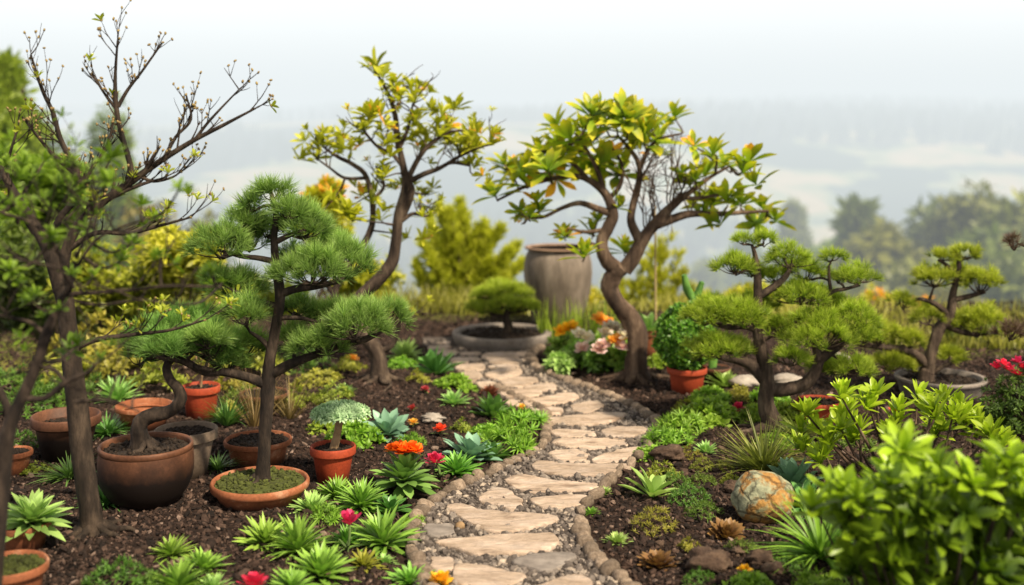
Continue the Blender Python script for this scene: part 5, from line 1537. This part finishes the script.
# big orange flowered succulent
g = G(404, 494); t = thing('flowering_succulent', 'large fleshy green succulent crowned by a big ruffled orange flower', 'succulent', g); Yf = g[1]
mb = MB(); w = 76 / F * Yf
whorls(mb, [g + [0, 0, .05]], [[0, 0, 1]], 44, w * .52, w * .17, 22, 98, 'spoon', .12, .4, .12, seg=6)
whorls(mb, [g + [0.01, 0, .085]], [[0, 0, 1]], 14, w * .42, w * .14, 8, 45, 'spoon', .05, .4, .12, seg=6)
mb.build('leaves', M['ros_deep'], t)
p = at(404, 447, Yf); mb = MB(); tube(mb, *smooth_path([g, p], [.007, .006], 5), 8); mb.build('stem', M['stem'], t)
mb = MB()
for dx, dy_, s_ in ((-.022, 0, 1), (.022, .01, 1), (0, -.01, 1.05), (.042, 0, .8), (-.042, .01, .8)):
    whorls(mb, [p + np.array([dx, dy_, -.012])], [[dx * 8, dy_ * 5, 1]], 20, .042 * s_, .034 * s_, 5, 88, 'petal', -.15, .1, .3)
mb.build('flower', M['p_orange'], t)

# crested plant in the small red pot
c = np.array([PK['x'], PK['Y'], PK['zs']]); t = thing('crested_plant', 'pale green crested plant shaped like a mushroom in the small red pot', 'succulent', c)
top = at(341, 412, PK['Y']); mb = MB(); tube(mb, *smooth_path([c - [0, 0, .01], (c + top) / 2 + [.003, 0, 0], top], [.016, .014, .016], 6), 10, lump=.08); mb.build('stem', M['stem_tan'], t)
mb = MB(); n = 520; rr = np.sqrt(RNG.random(n)); th = RNG.random(n) * 6.28; ra = 27 / F * PK['Y']
P = top + np.stack([np.cos(th) * rr * ra, np.sin(th) * rr * ra * .9, .03 * (1 - rr ** 2.2) - .006], 1)
whorls(mb, P, norm(np.stack([np.cos(th) * rr, np.sin(th) * rr, 1.1 - rr * .5], 1)), 8, .026, .010, 10, 85, 'ovate', .1, .3, .3, seg=3)
mb.build('crown', M['crest'], t)
mb = MB(); lathe(mb, [(.014, -.03), (ra * .6, -.018), (ra * .85, -.012), (ra * .6, -.004), (.001, .004)], top, 30); mb.build('crown_underside', M['cover_moss'], t)

# seedling in the orange red pot
c = np.array([PD['x'], PD['Y'], PD['zs']]); t = thing('seedling', 'thin seedling in the small orange red pot', 'seedling', c); mb = MB(); tips = []
grow_twig(mb, c, np.array([.1, 0, 1]), .14, .006, tips, 2, .3, 5, 3, .5); mb.build('stem', M['stem_tan'], t)
mb = MB(); whorls(mb, [a for a, b in tips], [b for a, b in tips], 5, .03, .012, 10, 80, 'ovate'); mb.build('foliage', M['green_soft'], t)

# forked cactus
c = np.array([PO['x'], PO['Y'], PO['zs']]); t = thing('cactus', 'forked green cactus rising behind the box bush', 'cactus', c); mb = MB(); Yc = PO['Y']
for pts in ([(712, by_, r_) for by_, r_ in ((372, 4), (345, 4))] + [(700, 320, 4), (694, 302, 4), (687, 288, 4), (684, 275, 3.2)], [(694, 305, 3.5), (698, 294, 3.6), (702, 282, 3)], [(702, 320, 3), (708, 305, 3), (709, 296, 2.4)]):
    P = [at(x, y, Yc) for x, y, r_ in pts]; C, r_ = smooth_path(P, [q[2] / F * Yc for q in pts], 6); tube(mb, C, r_, 10, lump=.12)
mb.build('stem', M['cactus'], t)

# bamboo stake
g = G(656, 352); mb = MB(); tube(mb, *smooth_path([g - [0, 0, .05], at(655, 205, g[1])], [.006, .005], 8), 7)
tag(mb.build('plant_stake', M['bamboo'], loc=tuple(g)), 'thin bamboo cane standing behind the slender potted agave', 'plant stake')

# mixed flowers beside the path end
for px, py, w, h_, fl, lab in [
    (562, 350, 30, 26, [('p_yellow', 566, 327), ('p_yellow', 560, 330), ('p_yellow', 572, 326)], 'leafy plant with yellow blooms at the left of the flower bed'),
    (580, 356, 34, 30, [('p_white', 578, 333), ('p_white', 586, 336), ('p_blush', 581, 347)], 'plant with white and blush blooms in the flower bed'),
    (602, 354, 34, 36, [('p_amber', 598, 318), ('p_amber', 605, 322), ('p_white', 604, 332)], 'tall plant with amber blooms in the flower bed'),
    (596, 362, 30, 24, [('p_blush', 597, 348), ('p_blush', 601, 344), ('p_amber', 612, 340)], 'plant with pale pink blooms at the front of the flower bed'),
    (616, 356, 30, 34, [('p_white', 608, 325), ('p_white', 615, 328), ('p_amber', 617, 338)], 'plant with white and amber blooms beside the tree trunk'),
    (560, 365, 30, 18, [], 'pale leafed low plant at the front corner of the flower bed'),
    (622, 362, 22, 30, [('p_white', 622, 334), ('p_blush', 620, 346)], 'plant with cream blooms against the tree trunk')]:
    b0 = G(px, py + 10); Yb = b0[1]
    t = bush('bedding_flower', lab, 'flowering plant', b0, [(px, py - 2, w / 2, h_ / 2.4, Yb), (px + 2, py - h_ * .3, w / 2.8, h_ / 3.6, Yb + .04)], M['ros_green' if fl else 'ros_light'], M['stem'], 9, .05, .02, 34, 'ovate')
    for m_, fx, fy in fl:
        p = at(fx, fy, Yb - .03)
        flower_head(t, p + np.array([0, -.11, .012]), .047, M[m_], 26, (0, -.5, 1))
        mb = MB(); tube(mb, *smooth_path([b0 + [0, 0, .05], p], [.004, .003], 4), 5); mb.build('flower_stem', M['stem'], t)


# ------------------------------------------------------------------ rocks
def rock(name, label, px, py_foot, w, h_, mat, jit=.2, seed=1, cat='rock', sub=ICO3, sink=.12):
    g = G(px, py_foot); a = w / 2 / F * g[1]; b = h_ / 2 / F * g[1]; g = g + np.array([0, a * .6, 0])
    V, Fc = sub; n_ = fbm(V[:, 0] * 1.9 + seed * 3.7, V[:, 1] * 1.9 + V[:, 2] * 2.3 + seed, 50 + seed, 4) - .47
    V2 = V * (1 + jit * 2 * n_)[:, None] * np.array([a, a * .85, b]); mb = MB()
    g[2] = float(garden_z(g[0], g[1])) + b * (1 - sink)
    mb.add(V2 + g, Fc); return tag(mb.build(name, mat, loc=tuple(g)), label, cat)


rock('lichen_rock', 'rounded grey green boulder veined with rusty lichen in the right bed', 767, 526, 64, 54, M['rock'], .12, 1)
for i, (px, py, w, h_, lab) in enumerate([(671, 462, 36, 18, 'dark rough stone behind the agave in the right bed'), (733, 494, 20, 14, 'small dark brown stone left of the lichen covered boulder'),
                                       (709, 574, 44, 24, 'jagged brown stone near the bottom of the right bed'), (762, 566, 26, 16, 'brown stone below the lichen covered boulder'), (775, 577, 24, 14, 'small greyish stone by the yellow blossom at the bottom'),
                                       (432, 424, 24, 10, 'pinkish flat stone beside the faded orange flower'), (660, 548, 10, 8, 'pebble beside the lower red brown rosette'), (738, 556, 14, 9, 'pebble below the upper red brown rosette'), (240, 540, 14, 9, 'small grey pebble left of the front rosettes')]):
    rock('stone', lab, px, py, w, h_, M['rock_brown'] if i != 5 else M['rock_pale'], .5, i + 2, 'stone', ICO3, .35)
rock('stone', 'yellow ochre pebble on the path beside the small grey slab', 460, 531, 10, 9, M['p_yellow'] if False else M['stem_tan'], .2, 21, 'stone', ICO2)
rock('pale_boulder', 'pale flat boulder behind the right pine trunk', 790, 389, 32, 13, M['rock_pale'], .2, 14, 'boulder')
rock('pale_boulder', 'pale flat stone left of the right pine trunk', 748, 388, 34, 12, M['rock_pale'], .2, 15, 'boulder')
rock('pale_boulder', 'pale stone seen through the right pine branches', 838, 372, 40, 16, M['rock_pale'], .2, 16, 'boulder')

# ------------------------------------------------------------------ shrubs and trees behind the garden
BG = 'shrubs behind the left bed'


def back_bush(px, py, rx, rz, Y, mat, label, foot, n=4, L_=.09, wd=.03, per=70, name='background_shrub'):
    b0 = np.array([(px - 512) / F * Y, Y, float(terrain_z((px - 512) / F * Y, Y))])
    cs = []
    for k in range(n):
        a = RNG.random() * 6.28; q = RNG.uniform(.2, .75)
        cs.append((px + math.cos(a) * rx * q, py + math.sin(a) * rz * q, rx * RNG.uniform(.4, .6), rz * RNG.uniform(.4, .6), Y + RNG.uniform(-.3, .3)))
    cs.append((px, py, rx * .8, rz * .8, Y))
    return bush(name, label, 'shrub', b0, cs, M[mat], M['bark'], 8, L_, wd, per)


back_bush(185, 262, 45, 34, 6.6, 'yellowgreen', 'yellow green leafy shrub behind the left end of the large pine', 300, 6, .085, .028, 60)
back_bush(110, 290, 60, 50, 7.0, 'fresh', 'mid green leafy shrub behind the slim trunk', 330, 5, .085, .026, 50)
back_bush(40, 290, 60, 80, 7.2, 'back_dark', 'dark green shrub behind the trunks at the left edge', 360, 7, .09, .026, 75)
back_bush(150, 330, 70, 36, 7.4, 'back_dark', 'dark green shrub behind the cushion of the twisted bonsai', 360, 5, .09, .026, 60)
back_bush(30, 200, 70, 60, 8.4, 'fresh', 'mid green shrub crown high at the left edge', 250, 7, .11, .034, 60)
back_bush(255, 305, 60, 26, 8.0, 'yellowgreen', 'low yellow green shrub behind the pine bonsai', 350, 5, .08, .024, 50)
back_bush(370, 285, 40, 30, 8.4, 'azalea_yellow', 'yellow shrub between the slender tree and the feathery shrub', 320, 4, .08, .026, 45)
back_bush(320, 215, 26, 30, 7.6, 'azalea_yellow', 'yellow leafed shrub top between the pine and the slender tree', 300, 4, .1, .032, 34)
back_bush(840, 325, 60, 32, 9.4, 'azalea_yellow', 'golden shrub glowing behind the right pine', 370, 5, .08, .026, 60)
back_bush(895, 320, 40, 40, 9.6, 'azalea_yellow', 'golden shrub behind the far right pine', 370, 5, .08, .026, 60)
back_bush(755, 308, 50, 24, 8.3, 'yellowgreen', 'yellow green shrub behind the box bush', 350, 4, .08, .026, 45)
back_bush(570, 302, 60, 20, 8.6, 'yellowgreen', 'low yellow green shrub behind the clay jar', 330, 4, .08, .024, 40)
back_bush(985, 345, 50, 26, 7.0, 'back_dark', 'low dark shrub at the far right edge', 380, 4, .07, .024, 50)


def far_tree(px, top_py, wpx, Y, kind, label, group, mat, n=900, leaf=.5, foot=None):
    x = (px - 512) / F * Y; z0 = float(terrain_z(x, Y)); zt = CAM_H - (top_py - YH) / F * Y; h_ = max(zt - z0, 1.0); r = wpx / 2 / F * Y * (2.6 if kind == 'cone' else 1)
    base = np.array([x, Y, z0]); t = thing('pine_tree' if kind == 'cone' else 'broadleaf_tree', label, 'tree', base, group)
    wm = MB(); C, rr = smooth_path([base - [0, 0, .2], base + [RNG.normal(0, .02 * h_), 0, h_ * .5], base + [RNG.normal(0, .03 * h_), 0, h_ * .93]], [h_ * .022, h_ * .015, h_ * .004], 6); tube(wm, C, rr, 7)
    lf = MB()
    if kind == 'cone':
        i = RNG.random(n) ** .75; z = z0 + h_ * (.12 + .88 * i); rad = r * (1 - i) ** .85 * (.7 + .5 * (np.floor(i * 12) % 2)) * RNG.uniform(.45, 1.05, n) + .02 * h_ * RNG.random(n)
        a = RNG.random(n) * 6.28; P = np.stack([x + np.cos(a) * rad, Y + np.sin(a) * rad, z], 1)
        D = norm(np.stack([np.cos(a), np.sin(a), np.full(n, -.15)], 1) + RNG.normal(0, .35, (n, 3)))
    else:
        nb_ = 14; cc = norm(RNG.normal(0, 1, (nb_, 3))) * np.array([r * .62, r * .62, h_ * .27]) + base + [0, 0, h_ * .62]
        for c in cc:
            tube(wm, *smooth_path([base + [0, 0, h_ * .35], (c + base + [0, 0, h_ * .4]) / 2, c], [h_ * .01, h_ * .006, h_ * .003], 4), 5)
        k = RNG.integers(0, nb_, n); d_ = norm(RNG.normal(0, 1, (n, 3))) * (RNG.random((n, 1)) ** .4) * np.array([r * .42, r * .42, h_ * .17]); P = cc[k] + d_; D = norm(d_ + RNG.normal(0, .3, (n, 3)) * r * .3)
    ll = leaf * RNG.uniform(.6, 1.3, n)
    rnd_ = np.clip((P[:, 2] - z0) / h_ * .5 + RNG.normal(.2, .15, n), 0, 1)
    whorls(lf, P, D, 4, ll, ll * .4, 20, 90, 'ovate', .1, .2, .4, seg=2, rnd=rnd_)
    lf.build('crown', mat, t); wm.build('trunk', M['bark'], t)


GR = 'hazy trees on the slope beyond the garden'
M['far_dark'] = leaf_mat('far_dark_leaf', (.05, .085, .02), (.23, .27, .06), trans=.25)
M['far_wood'] = leaf_mat('far_wood_leaf', (.02, .035, .015), (.07, .1, .03), trans=.2)
M['far_gold'] = leaf_mat('far_gold_leaf', (.1, .1, .02), (.26, .22, .04), trans=.2)
for i, (px, ty, w, Yt, k, lab) in enumerate([
        (985, 188, 130, 34, 'broad', 'tallest rounded tree on the misty slope at the upper right'), (925, 208, 120, 37, 'broad', 'rounded tree left of the tallest one on the right slope'), (1030, 205, 130, 31, 'broad', 'rounded tree at the right edge of the slope'),
        (858, 210, 30, 38, 'cone', 'pointed conifer rising behind the right end of the cloud pine'), (793, 208, 30, 60, 'cone', 'faint pointed conifer above the top of the cloud pine'), (890, 236, 120, 33, 'gold', 'golden tree on the slope behind the two cloud pines'),
        (965, 240, 140, 30, 'broad', 'bushy tree right behind the top of the far right pine'), (1015, 265, 150, 28, 'broad', 'dark bushy tree low on the slope at the right edge'), (905, 272, 130, 29, 'broad', 'green tree low on the slope between the cloud pines'),
        (855, 285, 110, 30, 'gold', 'low golden tree behind the cloud pine pads'), (945, 288, 130, 26, 'gold', 'golden tree behind the far right pine trunk'), (820, 262, 40, 46, 'cone', 'small conifer behind the middle of the cloud pine'), (840, 248, 80, 42, 'broad', 'pale tree between two conifers on the slope'),
        (700, 262, 60, 70, 'broad', 'faint tree beyond the cactus'), (745, 240, 40, 75, 'cone', 'faint conifer beyond the left side of the cloud pine'),
        (8, 58, 70, 13, 'cone', 'dark conifer towering at the upper left edge'), (45, 110, 90, 15, 'broad', 'leafy tree behind the left end of the bare twigs'), (-20, 120, 100, 12, 'broad', 'leafy tree cut by the left edge'), (112, 110, 60, 22, 'broad', 'faint green tree straight behind the middle of the bare twigs'), (150, 205, 90, 18, 'gold', 'golden tree on the slope right of the bare twigs'), (215, 222, 80, 20, 'gold', 'pale golden tree on the slope left of the pine bonsai')]):
    far_tree(px, ty, w, Yt, 'cone' if k == 'cone' else 'broad', lab, GR, M['far_gold'] if k == 'gold' else (M['far_dark'] if px > 500 else M['fresh']), 1500, Yt * (.019 if px > 815 else .011))

# long yellow green grass on the edge of the slope: one mass
N = 15000
gy_ = 7.85 + 3.2 * RNG.random(N) ** 1.6; gx_ = RNG.uniform(-.6, .6, N) * gy_; gy_ = gy_ - 1.3 * np.clip((gx_ - 1.3) / 1.0, 0, 1); gz_ = terrain_z(gx_, gy_)
mb = MB()
leaves(mb, np.stack([gx_, gy_, gz_], 1), np.stack([RNG.normal(0, .28, N), RNG.normal(0, .28, N), np.ones(N)], 1), RNG.normal(0, 1, (N, 3)), RNG.uniform(.07, .2, N) * (.5 + .8 * vnoise(gx_ * 1.5, gy_ * 1.5, 33)), .014, 'blade', .3, .2, seg=3, rnd=np.clip(vnoise(gx_ * .8, gy_ * .8, 35) + RNG.normal(0, .15, N), 0, 1))
M['meadow'] = leaf_mat('meadow_blade', (.12, .14, .02), (.4, .38, .07), trans=.3)
tag(mb.build('meadow_grass', M['meadow']), 'yellow green grass growing along the edge of the slope behind the garden', 'grass', kind='stuff')

# woods on the far hillside: one mass
N = 15000
fy = RNG.uniform(95, 420, N); fx = RNG.uniform(-.55, .6, N) * fy
m_ = (fbm(fx / 60 + 20, fy / 30, 71, 2) > .45) | ((fy > 215) & (fy < 285) & (fx > 25))
fx, fy = fx[m_], fy[m_]; fz = terrain_z(fx, fy); hh = RNG.uniform(1.8, 4.2, len(fx))
mb = MB(); k = 6; a = np.arange(k) * 6.283 / k
for zz0, zz1, rr in ((.0, .55, .26), (.25, .8, .2), (.5, 1.0, .14)):
    ring = np.stack([fx[:, None] + np.cos(a) * hh[:, None] * rr * RNG.uniform(.75, 1.2, (len(fx), k)), fy[:, None] + np.sin(a) * hh[:, None] * rr, np.repeat((fz + hh * zz0)[:, None], k, 1)], -1)
    apex = np.stack([fx, fy, fz + hh * zz1], -1)[:, None]
    V = np.concatenate([ring, apex], 1); o_ = (np.arange(len(fx)) * (k + 1))[:, None, None]
    f = np.stack([np.arange(k), (np.arange(k) + 1) % k, np.full(k, k)], 1)[None]
    mb.add(V.reshape(-1, 3), (f + o_).reshape(-1, 3))
tag(mb.build('far_forest', M['far_wood'], smooth=False), 'distant conifer woods on the hazy hillside', 'forest', kind='stuff')

# ------------------------------------------------------------------ valley haze (absorbing air with an added glow in place of scattered light)
mb = MB(); x0, x1, y0, y1, z0, z1 = -500, 500, 12.0, 640, -40, 17
V = np.array([[x, y, z] for z in (z0, z1) for y in (y0, y1) for x in (x0, x1)])
mb.add(V, np.array([[0, 2, 3, 1], [4, 5, 7, 6], [0, 1, 5, 4], [2, 6, 7, 3], [0, 4, 6, 2], [1, 3, 7, 5]]))
hm, nt, out = new_mat('haze')
DEN = .0078
va = nd(nt, 'ShaderNodeVolumeAbsorption'); va.inputs['Color'].default_value = (0, 0, 0, 1); va.inputs['Density'].default_value = DEN
ve = nd(nt, 'ShaderNodeEmission'); ve.inputs['Color'].default_value = (.835, .895, .912, 1); ve.inputs['Strength'].default_value = DEN
ad = nd(nt, 'ShaderNodeAddShader'); nt.links.new(va.outputs[0], ad.inputs[0]); nt.links.new(ve.outputs[0], ad.inputs[1])
nt.links.new(ad.outputs[0], out.inputs['Volume'])
hz_o = mb.build('haze', hm, smooth=False); tag(hz_o, kind='structure')

# ------------------------------------------------------------------ light
SUN = norm(np.array([.46, -.48, .75]))
elev = math.asin(SUN[2]); azim = math.atan2(SUN[0], SUN[1])
w = bpy.data.worlds.new('World'); scene.world = w; w.use_nodes = True
nt = w.node_tree; nt.nodes.clear(); lk = nt.links.new
sky = nd(nt, 'ShaderNodeTexSky'); sky.sky_type = 'NISHITA'; sky.sun_disc = False; sky.sun_elevation = elev; sky.sun_rotation = azim
sky.air_density = 1.2; sky.dust_density = 3.0
bg = nd(nt, 'ShaderNodeBackground'); bg.inputs[1].default_value = .11; lk(sky.outputs[0], bg.inputs[0])
tcw = nd(nt, 'ShaderNodeTexCoord'); sz = nd(nt, 'ShaderNodeSeparateXYZ'); lk(tcw.outputs['Generated'], sz.inputs[0])
cn = nd(nt, 'ShaderNodeTexNoise', Scale=3.0, Detail=5); lk(tcw.outputs['Generated'], cn.inputs[0])
cloud = ramp(nt, sz.outputs[2], [(0, (.95, .99, 1.0)), (.04, (1.15, 1.17, 1.17)), (.1, (1.5, 1.5, 1.48)), (.2, (1.4, 1.38, 1.34)), (.5, (.72, .69, .66)), (1, (.3, .295, .29))])
cloud = mixc(nt, 1.0, cloud, ramp(nt, cn.outputs[0], [(.3, (.95, .96, .97)), (.7, (1.02, 1.02, 1.02))]), 'MULTIPLY')
bg2 = nd(nt, 'ShaderNodeBackground'); bg2.inputs[1].default_value = 1.0; lk(cloud, bg2.inputs[0])
ms = nd(nt, 'ShaderNodeMixShader'); ms.inputs[0].default_value = .85
lk(bg.outputs[0], ms.inputs[1]); lk(bg2.outputs[0], ms.inputs[2])
ow = nd(nt, 'ShaderNodeOutputWorld'); lk(ms.outputs[0], ow.inputs[0])

sl = bpy.data.lights.new('sun', 'SUN'); sl.energy = 7.4; sl.angle = R(3); sl.color = (1, .87, .66)
so = bpy.data.objects.new('sun', sl); COL.objects.link(so)
so.rotation_euler = Vector(-SUN).to_track_quat('-Z', 'Y').to_euler()

# ------------------------------------------------------------------ camera and render
cd = bpy.data.cameras.new('camera'); cam = bpy.data.objects.new('camera', cd); COL.objects.link(cam)
cam.location = (0, 0, CAM_H); cam.rotation_euler = (R(90), 0, 0)
cd.lens = LENS; cd.sensor_width = 36; cd.shift_y = -(H / 2 - YH) / W
cd.clip_start = .05; cd.clip_end = 3000
cd.dof.use_dof = True; cd.dof.focus_distance = FOCUS; cd.dof.aperture_fstop = 1.4
scene.camera = cam
for k_, e in PROTO.items():
    if not e[1]: bpy.data.objects.remove(e[0])
scene.render.resolution_x, scene.render.resolution_y = W, H
scene.render.engine = 'CYCLES'
cy_ = scene.cycles
cy_.use_denoising = True
try: cy_.denoiser = 'OPENIMAGEDENOISE'
except Exception: pass
cy_.max_bounces = 8; cy_.transparent_max_bounces = 8; cy_.volume_bounces = 1; cy_.diffuse_bounces = 4; cy_.sample_clamp_indirect = 6
scene.view_settings.view_transform = 'Standard'; scene.view_settings.look = 'None'; scene.view_settings.exposure = 0; scene.view_settings.gamma = 1
